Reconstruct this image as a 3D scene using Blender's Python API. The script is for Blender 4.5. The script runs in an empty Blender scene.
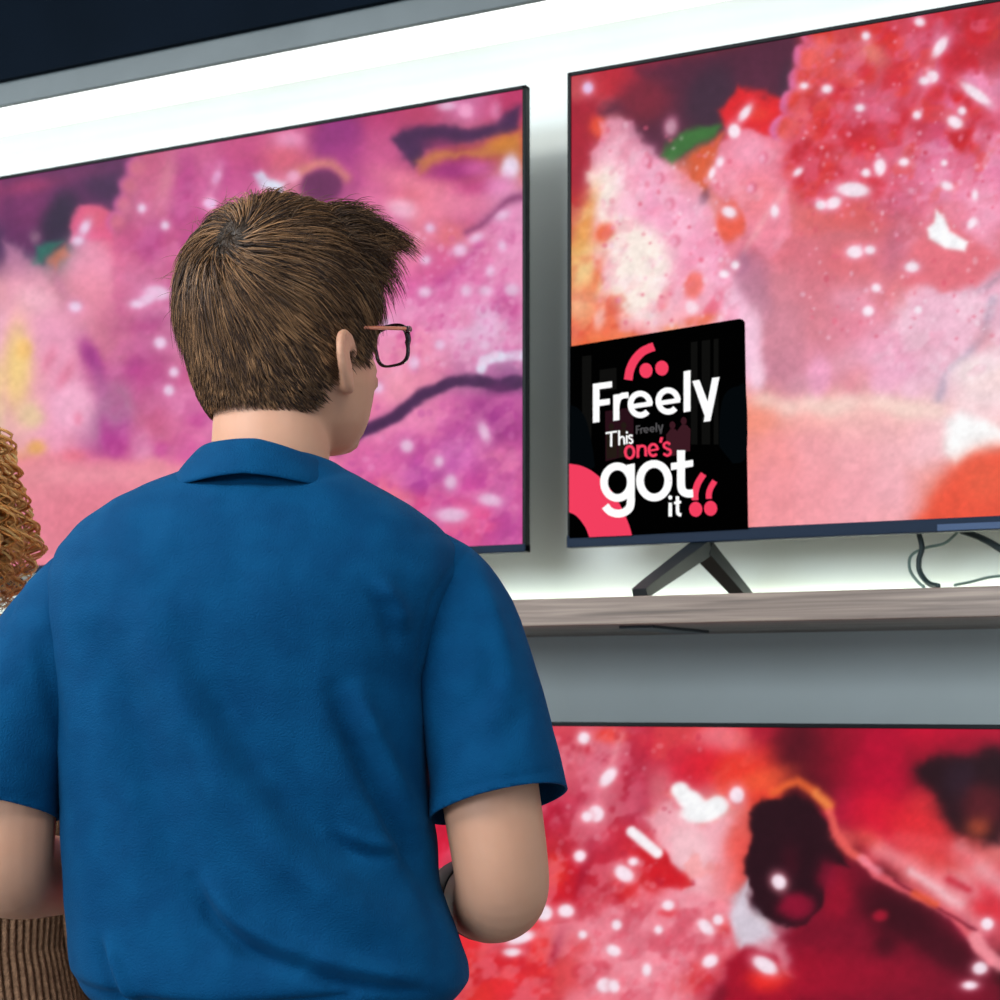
import bpy, bmesh, math, random
import numpy as np
from mathutils import Vector, Matrix

# ------------------------------------------------------------ camera, world, lights, exposure
sc = bpy.context.scene
COL = sc.collection
YAW = math.radians(27.2)
CAM = Vector((0.0, -2.40, 1.33))
FPX = 1800.0
cam_d = bpy.data.cameras.new('camera'); cam = bpy.data.objects.new('camera', cam_d); COL.objects.link(cam)
cam.location = CAM; cam.rotation_euler = (math.pi/2, 0, YAW)
cam_d.sensor_width = 36; cam_d.lens = 36*FPX/1000.0; cam_d.shift_y = 0.2
cam_d.dof.use_dof = True; cam_d.dof.focus_distance = 1.72; cam_d.dof.aperture_fstop = 13
cam_d.clip_start = 0.05
sc.camera = cam
sc.view_settings.view_transform = 'Standard'; sc.view_settings.look = 'None'
sc.view_settings.gamma = 1; sc.view_settings.exposure = 0.0; sc.view_settings.use_curve_mapping = False

w = bpy.data.worlds.new('world'); sc.world = w; w.use_nodes = True
w.node_tree.nodes['Background'].inputs[0].default_value = (0.62, 0.72, 0.85, 1)
w.node_tree.nodes['Background'].inputs[1].default_value = 0.74

def area(name, loc, rot, sx, sy, power, col):
    d = bpy.data.lights.new(name, 'AREA'); d.shape = 'RECTANGLE'; d.size = sx; d.size_y = sy
    d.energy = power; d.color = col
    o = bpy.data.objects.new(name, d); COL.objects.link(o); o.location = loc; o.rotation_euler = rot
    return o
area('ceiling_and_fill_light', (-1.7, -2.7, 2.93), (math.radians(10), 0, 0), 1.8, 1.0, 78, (1.0, .98, .95))
area('ceiling_and_fill_light', (0.9, -1.9, 2.93), (math.radians(10), 0, 0), 1.6, 1.0, 40, (.92, .97, 1.0))
area('ceiling_and_fill_light', (-2.2, -7.0, 2.35), (math.radians(72), 0, 0), 4.5, 1.3, 260, (.74, .87, 1.0))  # added far fill light, unseen, brightens the wall below the shelf
area('ceiling_and_fill_light', (-3.2, -1.9, 2.93), (0, 0, 0), 1.2, 1.2, 70, (.95, .98, 1.0))

# ------------------------------------------------------------ helpers
def lin(c):
    c = np.asarray(c, dtype=float)/255.0
    return np.where(c <= .04045, c/12.92, ((c+.055)/1.055)**2.4)
def hexc(h): return np.array([int(h[i:i+2], 16) for i in (0, 2, 4)], float)
def L(r, g, b): return tuple(float(v) for v in lin((r, g, b)))+(1.0,)

def mat(name, col, rough=.5, metal=0, spec=.5, emit=None, es=1.0):
    m = bpy.data.materials.new(name); m.use_nodes = True
    b = m.node_tree.nodes['Principled BSDF']
    b.inputs['Base Color'].default_value = col; b.inputs['Roughness'].default_value = rough
    b.inputs['Metallic'].default_value = metal; b.inputs['Specular IOR Level'].default_value = spec
    if emit: b.inputs['Emission Color'].default_value = emit; b.inputs['Emission Strength'].default_value = es
    return m
def noisy(name, c1, c2, scale=40, rough=.6, bump=.0, bscale=None, stretch=(1, 1, 1), spec=.4, dist=.002, detail=6):
    m = mat(name, c1, rough, spec=spec); nt = m.node_tree; b = nt.nodes['Principled BSDF']
    tc = nt.nodes.new('ShaderNodeTexCoord'); mp = nt.nodes.new('ShaderNodeMapping')
    mp.inputs['Scale'].default_value = stretch
    n = nt.nodes.new('ShaderNodeTexNoise'); n.inputs['Scale'].default_value = scale; n.inputs['Detail'].default_value = detail
    r = nt.nodes.new('ShaderNodeValToRGB'); r.color_ramp.elements[0].color = c1; r.color_ramp.elements[1].color = c2
    r.color_ramp.elements[0].position = .35; r.color_ramp.elements[1].position = .65
    nt.links.new(tc.outputs['Object'], mp.inputs[0]); nt.links.new(mp.outputs[0], n.inputs['Vector'])
    nt.links.new(n.outputs['Fac'], r.inputs[0]); nt.links.new(r.outputs[0], b.inputs['Base Color'])
    if bump:
        n2 = nt.nodes.new('ShaderNodeTexNoise'); n2.inputs['Scale'].default_value = bscale or scale*3
        nt.links.new(mp.outputs[0], n2.inputs['Vector'])
        bp = nt.nodes.new('ShaderNodeBump'); bp.inputs['Strength'].default_value = bump; bp.inputs['Distance'].default_value = dist
        nt.links.new(n2.outputs['Fac'], bp.inputs['Height']); nt.links.new(bp.outputs[0], b.inputs['Normal'])
    return m

def obj(name, me_or_bm, m=None, parent=None, smooth=False):
    if isinstance(me_or_bm, bmesh.types.BMesh):
        me = bpy.data.meshes.new(name); me_or_bm.to_mesh(me); me_or_bm.free()
    else:
        me = me_or_bm; me.name = name
    if m is not None:
        me.materials.clear(); me.materials.append(m)
    if smooth: me.polygons.foreach_set('use_smooth', [True]*len(me.polygons))
    o = bpy.data.objects.new(name, me); COL.objects.link(o)
    if parent: o.parent = parent
    return o
def empty(name, loc=(0, 0, 0), rz=0, label=None, cat=None, group=None):
    o = bpy.data.objects.new(name, None); COL.objects.link(o); o.location = loc; o.rotation_euler = (0, 0, rz)
    o.empty_display_size = .1
    if label: o['label'] = label
    if cat: o['category'] = cat
    if group: o['group'] = group
    return o
def struct(name, bm, m, smooth=False):
    o = obj(name, bm, m, smooth=smooth); o['kind'] = 'structure'; return o

def box(bm, x0, x1, y0, y1, z0, z1, bev=0):
    r = bmesh.ops.create_cube(bm, size=1)
    for v in r['verts']:
        v.co = Vector(((x0+x1)/2+v.co.x*(x1-x0), (y0+y1)/2+v.co.y*(y1-y0), (z0+z1)/2+v.co.z*(z1-z0)))
    if bev:
        es = set(e for v in r['verts'] for e in v.link_edges)
        bmesh.ops.bevel(bm, geom=list(es), offset=bev, segments=2, affect='EDGES', profile=.5)
    return bm
def B(*a, bev=0): return box(bmesh.new(), *a, bev=bev)

def bridge(bm, rings, close=True, cap=True):
    vr = [[bm.verts.new(p) for p in r] for r in rings]
    n = len(vr[0])
    for a, b in zip(vr[:-1], vr[1:]):
        for i in range(n if close else n-1):
            j = (i+1) % n
            bm.faces.new((a[i], a[j], b[j], b[i]))
    if cap and close:
        bm.faces.new(list(reversed(vr[0]))); bm.faces.new(vr[-1])
    return vr
def tube(bm, pts, rad, n=16, flat=None, ends=True):
    """tube along pts with radius list; flat = (axis vector, factor) squashes; rounded ends"""
    pts = [Vector(p) for p in pts]
    rad = list(rad) if hasattr(rad, '__len__') else [rad]*len(pts)
    if ends:
        d0 = (pts[0]-pts[1]).normalized(); d1 = (pts[-1]-pts[-2]).normalized()
        p0, r0, p1, r1 = pts[0], rad[0], pts[-1], rad[-1]
        pts = [p0+d0*r0*.98, p0+d0*r0*.7]+pts+[p1+d1*r1*.7, p1+d1*r1*.98]
        rad = [r0*.2, r0*.72]+rad+[r1*.72, r1*.2]
    rings = []; up = None
    for i, p in enumerate(pts):
        t = (pts[min(i+1, len(pts)-1)]-pts[max(i-1, 0)]).normalized()
        if up is None:
            up = Vector((0, 1, 0)) if abs(t.y) < .8 else Vector((1, 0, 0))
        up = (up-t*up.dot(t)).normalized(); s = t.cross(up)
        ring = []
        for k in range(n):
            a = 2*math.pi*k/n; v = (up*math.cos(a)+s*math.sin(a))*rad[i]
            if flat: v -= Vector(flat[0])*v.dot(Vector(flat[0]))*(1-flat[1])
            ring.append(p+v)
        rings.append(ring)
    bridge(bm, rings)
def ellipsoid(bm, c, r, M=None, seg=24):
    res = bmesh.ops.create_uvsphere(bm, u_segments=seg, v_segments=seg//2, radius=1)
    for v in res['verts']:
        p = Vector((v.co.x*r[0], v.co.y*r[1], v.co.z*r[2]))
        if M is not None: p = M @ p
        v.co = p+Vector(c)
def smooth_path(pts, k=4):
    P = [Vector(p) for p in pts]; out = []
    for i in range(len(P)-1):
        p0 = P[max(i-1, 0)]; p1 = P[i]; p2 = P[i+1]; p3 = P[min(i+2, len(P)-1)]
        for s in range(k):
            t = s/k
            out.append(.5*((2*p1)+(p2-p0)*t+(2*p0-5*p1+4*p2-p3)*t*t+(-p0+3*p1-3*p2+p3)*t**3))
    out.append(P[-1]); return out
def lerp_list(v, k=4):
    out = []
    for i in range(len(v)-1):
        for s in range(k): out.append(v[i]+(v[i+1]-v[i])*s/k)
    out.append(v[-1]); return out
def remesh(bm, voxel, smooth_it=6, fac=.5):
    me = bpy.data.meshes.new('tmp'); bmesh.ops.recalc_face_normals(bm, faces=bm.faces); bm.to_mesh(me); bm.free()
    o = bpy.data.objects.new('tmp', me); COL.objects.link(o)
    md = o.modifiers.new('r', 'REMESH'); md.mode = 'VOXEL'; md.voxel_size = voxel; md.use_smooth_shade = True
    if smooth_it:
        s = o.modifiers.new('s', 'SMOOTH'); s.factor = fac; s.iterations = smooth_it
    dg = bpy.context.evaluated_depsgraph_get(); dg.update()
    m2 = bpy.data.meshes.new_from_object(o.evaluated_get(dg)); bpy.data.objects.remove(o)
    return m2
def coords(me):
    a = np.empty(len(me.vertices)*3); me.vertices.foreach_get('co', a); return a.reshape(-1, 3)
def setco(me, a): me.vertices.foreach_set('co', a.reshape(-1)); me.update()
def normals(me):
    a = np.empty(len(me.vertices)*3); me.vertex_normals.foreach_get('vector', a); return a.reshape(-1, 3)

def px_dir(px, py):
    u = (px-500)/FPX; v = (700-py)/FPX
    return Vector((-math.sin(YAW)+math.cos(YAW)*u, math.cos(YAW)+math.sin(YAW)*u, v))
def on_plane(px, py, y):
    d = px_dir(px, py); t = (y-CAM.y)/d.y; return CAM+d*t

# ------------------------------------------------------------ materials of the shop
M_wall = noisy('wall_paint', L(217, 223, 216), L(222, 228, 222), 6, .75, .05, 120)
M_wall_low = M_wall
M_navy = noisy('navy_bulkhead', L(3, 13, 23), L(5, 16, 27), 5, .7, spec=.05)
M_grey = noisy('grey_fascia', L(98, 106, 106), L(106, 114, 114), 9, .5)
M_floor = noisy('floor_vinyl', L(120, 122, 124), L(135, 136, 138), 3, .4, .05, 60)
M_ceil = noisy('ceiling_tiles', L(190, 195, 198), L(205, 208, 210), 8, .8)
M_bezel = mat('black_bezel', L(7, 12, 14), .45, spec=.15)
M_chin = mat('blue_black_chin', L(24, 38, 56), .5, spec=.1)
M_back = mat('black_shell', L(18, 18, 20), .5)
M_leg = mat('dark_foot', L(30, 36, 38), .4)
M_cable = mat('dark_cable', L(25, 45, 45), .5)
M_thin = mat('thin_grey_green_cable', L(110, 135, 125), .5)
M_led = mat('led_diffuser', L(255, 255, 255), .5, emit=(1, .995, .98, 1), es=1.6)
M_bled = mat('led_tape', L(255, 255, 255), .5, emit=(.94, 1, .84, 1), es=8.5)

def wood_mat():
    m = mat('grey_oak', L(150, 130, 118), .5); nt = m.node_tree; b = nt.nodes['Principled BSDF']
    tc = nt.nodes.new('ShaderNodeTexCoord'); mp = nt.nodes.new('ShaderNodeMapping'); mp.inputs['Scale'].default_value = (2.2, 30, 70)
    n = nt.nodes.new('ShaderNodeTexNoise'); n.inputs['Scale'].default_value = 2.0; n.inputs['Detail'].default_value = 8; n.inputs['Distortion'].default_value = .6
    r = nt.nodes.new('ShaderNodeValToRGB'); e = r.color_ramp.elements
    e[0].position = .3; e[0].color = L(96, 82, 72); e[1].position = .7; e[1].color = L(152, 135, 120)
    x = e.new(.5); x.color = L(126, 109, 97)
    nt.links.new(tc.outputs['Object'], mp.inputs[0]); nt.links.new(mp.outputs[0], n.inputs['Vector'])
    nt.links.new(n.outputs['Fac'], r.inputs[0]); nt.links.new(r.outputs[0], b.inputs['Base Color'])
    return m
M_wood = wood_mat()

# ------------------------------------------------------------ the setting
WY = .18
struct('wall_back', B(-4.6, 2.6, WY, WY+.15, 0, 3.0), M_wall)
struct('floor', B(-4.6, 2.6, -8, WY+.15, -.1, 0), M_floor)
struct('ceiling', B(-4.6, 2.6, -8, WY+.15, 3.0, 3.1), M_ceil)
fz = 2.377
struct('trim_1', B(-4.6, 2.6, .018, .03, fz, fz+.040, bev=.001), M_grey)
struct('trim_2', B(-4.6, 2.6, .006, WY, fz+.040, 3.0), M_navy)
led = obj('cove_light', B(-4.5, 2.5, .032, WY-.001, fz+.012, fz+.028), M_led)
led['label'] = 'long white glowing light strip under the navy bulkhead above the televisions'; led['category'] = 'light strip'

shz1, shz0 = 1.4675, 1.4305
shelf = obj('wooden_shelf', B(-4.4, 2.4, -.20, WY, shz0, shz1, bev=.0015), M_wood)
shelf['label'] = 'long grey brown wood grain shelf carrying the two upper televisions'; shelf['category'] = 'shelf'
br = B(-.97, -.92, -.16, .05, shz0-.004, shz0)
bo = obj('shelf_bracket', br, M_leg, shelf)
lt = obj('shelf_light', B(-4.3, 2.3, WY-.020, WY-.008, shz1+.001, shz1+.009), M_bled)
lt['label'] = 'thin glowing light strip along the back of the wooden shelf'; lt['category'] = 'light strip'

low = empty('display_cabinet', (0, 0, 0), 0, 'low dark display cabinet under the lowest television', 'cabinet')
obj('cabinet_body', B(-2.0, .2, -.34, WY-.01, .06, .46, bev=.003), M_navy, low)
obj('cabinet_top', B(-2.03, .23, -.36, WY-.01, .46, .49, bev=.003), M_wood, low)
obj('plinth', B(-1.97, .17, -.30, WY-.01, 0, .06), M_back, low)
for k in range(3):
    x0 = -2.0+k*.7333
    d = obj('door', B(x0+.004, x0+.729, -.358, -.34, .065, .455, bev=.002), M_navy, low)
    obj('handle', B(x0+.30, x0+.43, -.372, -.358, .41, .42, bev=.002), M_leg, d)

# ------------------------------------------------------------ pictures on the screens
rng = np.random.default_rng(5)
def vnoise(x, y, scale, seed):
    r = np.random.default_rng(seed); T = r.random((64, 64))
    X = x/scale; Y = y/scale; xi = np.floor(X).astype(int); yi = np.floor(Y).astype(int)
    fx = X-xi; fy = Y-yi; fx = fx*fx*(3-2*fx); fy = fy*fy*(3-2*fy)
    g = lambda a, b: T[a % 64, b % 64]
    return (g(xi, yi)*(1-fx)*(1-fy)+g(xi+1, yi)*fx*(1-fy)+g(xi, yi+1)*(1-fx)*fy+g(xi+1, yi+1)*fx*fy)*2-1
def fbm(x, y, s, seed, o=3):
    v = 0; a = 1; t = 0
    for k in range(o): v = v+a*vnoise(x+17*k, y+31*k, s/2**k, seed+k); t += a; a *= .5
    return v/t
class Paint:
    def __init__(s, x, y):
        s.x, s.y = x, y; s.c = np.zeros(x.shape+(3,)); s.w(6)
    def w(s, a, sc=22):
        s.wx = s.x+a*fbm(s.x, s.y, sc, 11); s.wy = s.y+a*fbm(s.x, s.y, sc, 23)
    def grid(s, x0, dx, y0, dy, rows):
        G = np.array([[hexc(h) for h in r.split()] for r in rows])
        gx = np.clip((s.wx-x0)/dx, 0, G.shape[1]-1.001); gy = np.clip((s.wy-y0)/dy, 0, G.shape[0]-1.001)
        xi = gx.astype(int); yi = gy.astype(int); fx = gx-xi; fy = gy-yi
        fx = (fx*fx*(3-2*fx))[..., None]; fy = (fy*fy*(3-2*fy))[..., None]
        s.c = G[yi, xi]*(1-fx)*(1-fy)+G[yi, xi+1]*fx*(1-fy)+G[yi+1, xi]*(1-fx)*fy+G[yi+1, xi+1]*fx*fy
    def mix(s, a, h):
        a = a[..., None]; s.c = s.c*(1-a)+hexc(h)*a
    def ell(s, cx, cy, rx, ry, h, ang=0, soft=2., op=1., warp=.5):
        X = s.x+(s.wx-s.x)*warp-cx; Y = s.y+(s.wy-s.y)*warp-cy; a = math.radians(ang)
        u = X*math.cos(a)+Y*math.sin(a); v = -X*math.sin(a)+Y*math.cos(a)
        d = (np.sqrt((u/rx)**2+(v/ry)**2)-1)*min(rx, ry)
        s.mix(op/(1+np.exp(np.clip(d*2.2/soft, -40, 40))), h)
    def seg(s, pts, wid, h, soft=2., op=1., warp=.5):
        X = s.x+(s.wx-s.x)*warp; Y = s.y+(s.wy-s.y)*warp; D = np.full(X.shape, 1e9)
        for (ax, ay), (bx, by) in zip(pts[:-1], pts[1:]):
            vx, vy = bx-ax, by-ay; t = np.clip(((X-ax)*vx+(Y-ay)*vy)/(vx*vx+vy*vy+1e-9), 0, 1)
            D = np.minimum(D, np.hypot(X-ax-t*vx, Y-ay-t*vy))
        s.mix(op/(1+np.exp(np.clip((D-wid)*2.2/soft, -40, 40))), h)
    def poly(s, pts, h, soft=3., op=1., warp=1.):
        X = s.x+(s.wx-s.x)*warp; Y = s.y+(s.wy-s.y)*warp; D = np.full(X.shape, 1e9); ins = np.zeros(X.shape, bool)
        q = list(pts)+[pts[0]]
        for (ax, ay), (bx, by) in zip(q[:-1], q[1:]):
            vx, vy = bx-ax, by-ay; t = np.clip(((X-ax)*vx+(Y-ay)*vy)/(vx*vx+vy*vy+1e-9), 0, 1)
            D = np.minimum(D, np.hypot(X-ax-t*vx, Y-ay-t*vy))
            cr = ((ay > Y) != (by > Y)) & (X < (bx-ax)*(Y-ay)/((by-ay) if by != ay else 1e-9)+ax); ins ^= cr
        D = np.where(ins, -D, D)
        s.mix(op/(1+np.exp(np.clip(D*2.2/soft, -40, 40))), h)
    def drop(s, cx, cy, rx, ry=None, ang=0, h='fbe8f4', soft=1.8, halo='f29ab8'):
        ry = ry or rx
        s.ell(cx, cy, rx*1.5, ry*1.6, halo, ang, soft*2, .5, .2); s.ell(cx, cy, rx, ry, h, ang, soft, 1, .15)
    def mottle(s, pts, h, sc, th=.15, soft=.12, op=.6, seed=5, edge=8):
        n = fbm(s.x+s.y*.25, s.y, sc*1.35, seed, 3); a = 1/(1+np.exp(np.clip(-(n-th)/(soft*1.8)*2, -30, 30)))
        keep = s.c.copy(); s.mix(np.ones(s.x.shape), '000000'); s.poly(pts, 'ffffff', edge, 1, .6); m = s.c[..., 0]/255; s.c = keep
        s.mix(a*m*op*.62, h)
    def grain(s, amp, sc, seed=77):
        n = fbm(s.x, s.y, sc, seed, 3)[..., None]; s.c = s.c*(1+amp*n)+8*amp*n
    def speckle(s, n, x0, x1, y0, y1, cols, seed, r=(1.2, 3.2), op=.6, test=None):
        q = random.Random(seed)
        for _ in range(n):
            a, b = q.uniform(x0, x1), q.uniform(y0, y1)
            if test and not test(a, b): continue
            rr = q.uniform(*r); m = (np.abs(s.x-a) < 14) & (np.abs(s.y-b) < 14)
            if not m.any(): continue
            X = s.x[m]-a; Y = s.y[m]-b; d = np.hypot(X, Y*q.uniform(.7, 1.3))-rr
            al = (op*q.uniform(.4, 1)/(1+np.exp(np.clip(d*2, -30, 30))))[..., None]
            s.c[m] = s.c[m]*(1-al)+hexc(q.choice(cols))*al

def screen_mesh(name, x0, x1, z0, z1, y, painter, parent, step=.0022):
    nx = int((x1-x0)/step)+1; nz = int((z1-z0)/step)+1
    X, Zc = np.meshgrid(np.linspace(x0, x1, nx), np.linspace(z0, z1, nz))
    # picture coordinates used to lay the motif out on the panel
    dx = X-CAM.x; dy = y-CAM.y; fwd = -math.sin(YAW)*dx+math.cos(YAW)*dy; rt = math.cos(YAW)*dx+math.sin(YAW)*dy
    px = 500+FPX*rt/fwd; py = 700-FPX*(Zc-CAM.z)/fwd
    P = Paint(px, py); painter(P)
    col = lin(np.clip(P.c, 0, 255)).reshape(-1, 3)
    me = bpy.data.meshes.new(name)
    co = np.stack([X.ravel(), np.full(X.size, y), Zc.ravel()], 1)
    idx = np.arange(nx*nz).reshape(nz, nx)
    q = np.stack([idx[:-1, :-1].ravel(), idx[:-1, 1:].ravel(), idx[1:, 1:].ravel(), idx[1:, :-1].ravel()], 1)
    me.vertices.add(len(co)); me.vertices.foreach_set('co', co.ravel())
    me.loops.add(q.size); me.loops.foreach_set('vertex_index', q.ravel().astype(np.int32))
    me.polygons.add(len(q)); me.polygons.foreach_set('loop_start', np.arange(0, q.size, 4, dtype=np.int32))
    me.update(); me.validate()
    at = me.color_attributes.new('picture', 'FLOAT_COLOR', 'POINT')
    at.data.foreach_set('color', np.concatenate([col, np.ones((len(col), 1))], 1).astype(np.float32).ravel())
    m = mat(name+'_picture', (0.003, .003, .003, 1), .35, spec=.04); nt = m.node_tree; b = nt.nodes['Principled BSDF']
    a = nt.nodes.new('ShaderNodeVertexColor'); a.layer_name = 'picture'
    nt.links.new(a.outputs[0], b.inputs['Emission Color']); b.inputs['Emission Strength'].default_value = .97
    return obj('screen', me, m, parent)

def paint_right(P):  # a faint veil of screen glare is included in these picture colours
    P.w(7)
    P.grid(575, 40, 50, 40, [
     'b02035 b02038 8a2038 7a2035 6a2030 5a2035 d04045 d86050 c83848 d86890 b83040',
     'c04850 c82838 8a2040 6a1f38 4a2038 5a2038 d84030 d85868 d05068 de70a0 d880a0',
     'a81c34 d89098 5a2040 4a5a40 d83040 d03048 e04038 d85070 d04060 d85a88 e06080',
     'b02035 f8dcd8 f0a0c0 d86040 f0809a f08098 d04048 d84858 d85068 e878a0 e880a8',
     'c84838 f8d8d0 f8a8cc f0b0c8 e87060 e88090 e06868 e06060 c85070 f090b0 f090b0',
     'e89858 fce0c8 f8d8d8 f8a0c0 e87088 e07080 d87080 e07078 d87088 e88898 d87888',
     'e07848 f8e0c0 fbeee0 f0889a f8b8d8 d88090 d87888 e08090 e88088 f0b0c8 f0b0c8',
     'e85830 f07850 f0a080 f89070 f8c0d8 d88898 d88090 e888a0 e8a0b8 f0c0d8 e8b8c8',
     'e85830 f07850 f0a080 f89070 f8c0d8 c88098 e890a8 e090a0 f0a8c8 e8b0c8 f8d8d8',
     'e85830 f07850 f0a080 f09078 f09078 f0a090 f8b0a8 f4c0b8 f4bcb8 f4c8cc f8dce0',
     'e85830 f07850 f0a080 f09078 f48c80 f49090 f4a0a8 f4acb4 f4b8c0 f8c8d0 f0a090',
     'e85830 f07850 f0a080 f09078 f48888 f49098 f49aa4 f4a4b0 f4b0bc ec8878 ec5038',
     'e85830 f07850 f0a080 f09078 f48888 f49098 f49aa4 f4a4b0 f4a8b0 e85840 e84030'])
    P.poly([(640, 72), (800, 30), (806, 50), (795, 95), (785, 120), (765, 95), (742, 90), (735, 110), (725, 130), (700, 138), (680, 155), (660, 148), (636, 134), (628, 118), (603, 118), (596, 112), (640, 95)], '521f38', 7)
    P.ell(712, 100, 26, 34, '3e2338', 20, 9); P.ell(770, 80, 30, 22, '55203a', 0, 9); P.ell(645, 100, 26, 22, '7a2035', 0, 10)
    P.ell(790, 85, 10, 22, '3a2238', 15, 6)
    P.poly([(566, 100), (600, 104), (598, 125), (594, 160), (580, 180), (575, 220), (566, 240)], 'a81a30', 6, .9)
    P.ell(597, 128, 9, 10, 'e84a30', 0, 4)
    P.poly([(598, 124), (610, 120), (632, 122), (640, 142), (655, 146), (666, 160), (690, 170), (704, 195), (715, 215), (722, 250), (735, 290), (742, 330), (660, 340), (620, 330), (592, 250), (590, 190), (598, 140)], 'f6a2c2', 2.5, .62)
    P.poly([(588, 172), (605, 164), (618, 170), (620, 190), (612, 212), (640, 222), (662, 238), (668, 262), (664, 295), (650, 322), (625, 318), (607, 296), (612, 262), (590, 215)], 'fdeee4', 8)
    P.ell(580, 265, 13, 22, 'f6cf90', 20, 6); P.ell(584, 225, 6, 30, 'e8a048', 15, 5, .8); P.ell(604, 233, 11, 9, 'e8562c', -30, 4, .9)
    P.ell(597, 275, 4, 14, 'e87040', 20, 4, .8); P.ell(578, 305, 12, 14, 'f2a080', 0, 6, .8); P.ell(600, 320, 18, 26, 'ee6a48', 20, 7, .8)
    P.ell(600, 318, 6, 12, 'f8c0b8', 20, 3, .8); P.ell(574, 335, 8, 12, 'd83028', 0, 5); P.ell(590, 345, 20, 8, 'ee6a30', 0, 6, .8)
    P.ell(693, 285, 8, 14, 'ea4a38', 10, 2.5); P.ell(665, 298, 6, 12, 'f08088', 20, 3, .8); P.ell(715, 305, 25, 7, 'e8607a', -45, 3, .8)
    P.ell(735, 300, 14, 20, 'fbc4de', 20, 5, .8); P.ell(720, 265, 12, 18, 'f8a8cc', 0, 5, .7); P.ell(692, 308, 5, 6, 'fde0ea', 0, 2)
    P.ell(672, 330, 10, 6, 'f08850', 0, 4); P.ell(700, 322, 16, 6, 'ec7050', -15, 4)
    P.poly([(664, 153), (678, 130), (722, 123), (714, 137), (690, 148), (674, 161)], '3a7034', 3)
    P.poly([(688, 160), (722, 132), (718, 165), (706, 192), (694, 175)], 'd85a34', 3)
    P.poly([(722, 112), (740, 90), (778, 98), (790, 118), (778, 138), (750, 130), (726, 138)], 'e01c26', 3)
    P.ell(757, 112, 12, 8, 'f04030', 0, 5, .7)
    P.poly([(722, 140), (745, 130), (775, 134), (790, 150), (790, 235), (768, 262), (745, 235), (722, 200), (710, 180)], 'f08aa2', 3, .85)
    P.ell(750, 150, 18, 14, 'f8a4c0', 0, 7, .8); P.ell(758, 195, 22, 20, 'f08088', 0, 8, .6)
    P.ell(705, 195, 4, 8, '80506c', 20, 3, .8)
    P.seg([(735, 270), (760, 225), (785, 190)], 3, 'f8b0b8', 3, .6)
    P.ell(731, 222, 14, 20, 'ea5a44', 0, 2.5); P.seg([(740, 240), (722, 265)], 6, 'e8889a', 4, .7)
    P.ell(752, 275, 18, 26, 'b8708c', -15, 7, .75); P.ell(742, 265, 8, 10, '9a6080', 0, 4, .6); P.ell(760, 300, 10, 25, 'b87890', -20, 6, .7)
    # large berry
    P.poly([(812, 22), (806, 50), (796, 85), (784, 112), (775, 135), (782, 170), (800, 200), (830, 215), (880, 200), (905, 160), (925, 100), (945, 20)], 'd4485c', 6, .45)
    for i, (a, b) in enumerate([(818, 36), (810, 58), (804, 82), (794, 104), (786, 128)]):
        P.ell(a-3, b, 13, 14, 'e070a8', 0, 2); P.ell(a+3, b+1, 11, 13, 'ea4a30', 0, 4)
    for a, b, rx, ry, an in [(865, 70, 9, 12, -40), (898, 78, 9, 26, 12), (870, 38, 14, 14, 0), (888, 35, 10, 14, 0), (840, 95, 14, 9, 20), (828, 125, 16, 13, 0), (850, 140, 13, 10, 0),
        (812, 150, 20, 10, 0), (868, 122, 10, 12, 0), (905, 130, 12, 22, -20), (918, 120, 10, 28, 12), (935, 95, 9, 12, 20), (868, 148, 16, 10, 0), (825, 180, 26, 14, 0), (880, 180, 22, 16, -15),
        (800, 165, 14, 16, 0), (945, 62, 16, 9, 30), (965, 60, 12, 20, -20), (925, 25, 10, 7, 0), (945, 14, 14, 8, 0), (955, 84, 20, 8, 40), (980, 30, 14, 18, 0)]:
        P.ell(a, b, rx, ry, 'd01c2a', an, 5, .85, 1)
    P.seg([(942, 20), (925, 85), (900, 160), (880, 210)], 3, 'e890b0', 4, .5)
    P.ell(868, 50, 20, 8, 'e88878', 35, 6, .8); P.ell(845, 70, 16, 12, 'd86078', 0, 6, .6); P.ell(875, 105, 20, 16, 'd8648a', 0, 8, .5)
    P.ell(970, 108, 24, 9, 'd0161e', 32, 3); P.ell(960, 128, 15, 18, 'cc1822', -15, 3); P.ell(963, 145, 10, 8, 'cc1822', 0, 3)
    P.ell(975, 80, 14, 10, 'f090b8', 20, 4); P.ell(925, 150, 14, 28, 'e47aa2', 10, 8, .8); P.ell(950, 175, 28, 16, 'ee88aa', 0, 8, .7)
    P.ell(985, 140, 10, 14, 'f090b4', 0, 4)
    P.ell(865, 225, 50, 14, 'e06468', 0, 10, .7); P.ell(850, 236, 30, 6, 'c87080', -5, 6, .6); P.ell(895, 245, 8, 40, 'c06880', 10, 7, .6)
    P.ell(845, 262, 24, 14, 'e06c78', 0, 7, .7); P.ell(850, 300, 20, 12, 'e89cb4', 0, 6, .7)
    P.poly([(920, 235), (935, 205), (960, 205), (985, 235), (1000, 260), (975, 288), (940, 292), (905, 285), (900, 262)], 'e4707e', 5)
    P.ell(970, 225, 30, 8, 'f4a0bc', 40, 4, .8); P.ell(985, 210, 18, 24, 'f4a0be', 0, 7, .8); P.ell(962, 215, 12, 14, 'e87890', 0, 5, .6)
    P.seg([(1000, 275), (985, 290), (965, 296)], 3, 'b090a4', 4, .8)
    P.poly([(905, 295), (950, 290), (985, 296), (1010, 285), (1010, 330), (985, 350), (960, 380), (930, 375), (912, 350), (900, 320)], 'f2bcd2', 5, .9)
    P.ell(915, 345, 16, 12, 'd89aae', 0, 6, .7); P.ell(850, 360, 34, 8, 'eeaac0', -20, 8, .6); P.ell(885, 352, 30, 18, 'f4aac8', 0, 7, .7)
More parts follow.
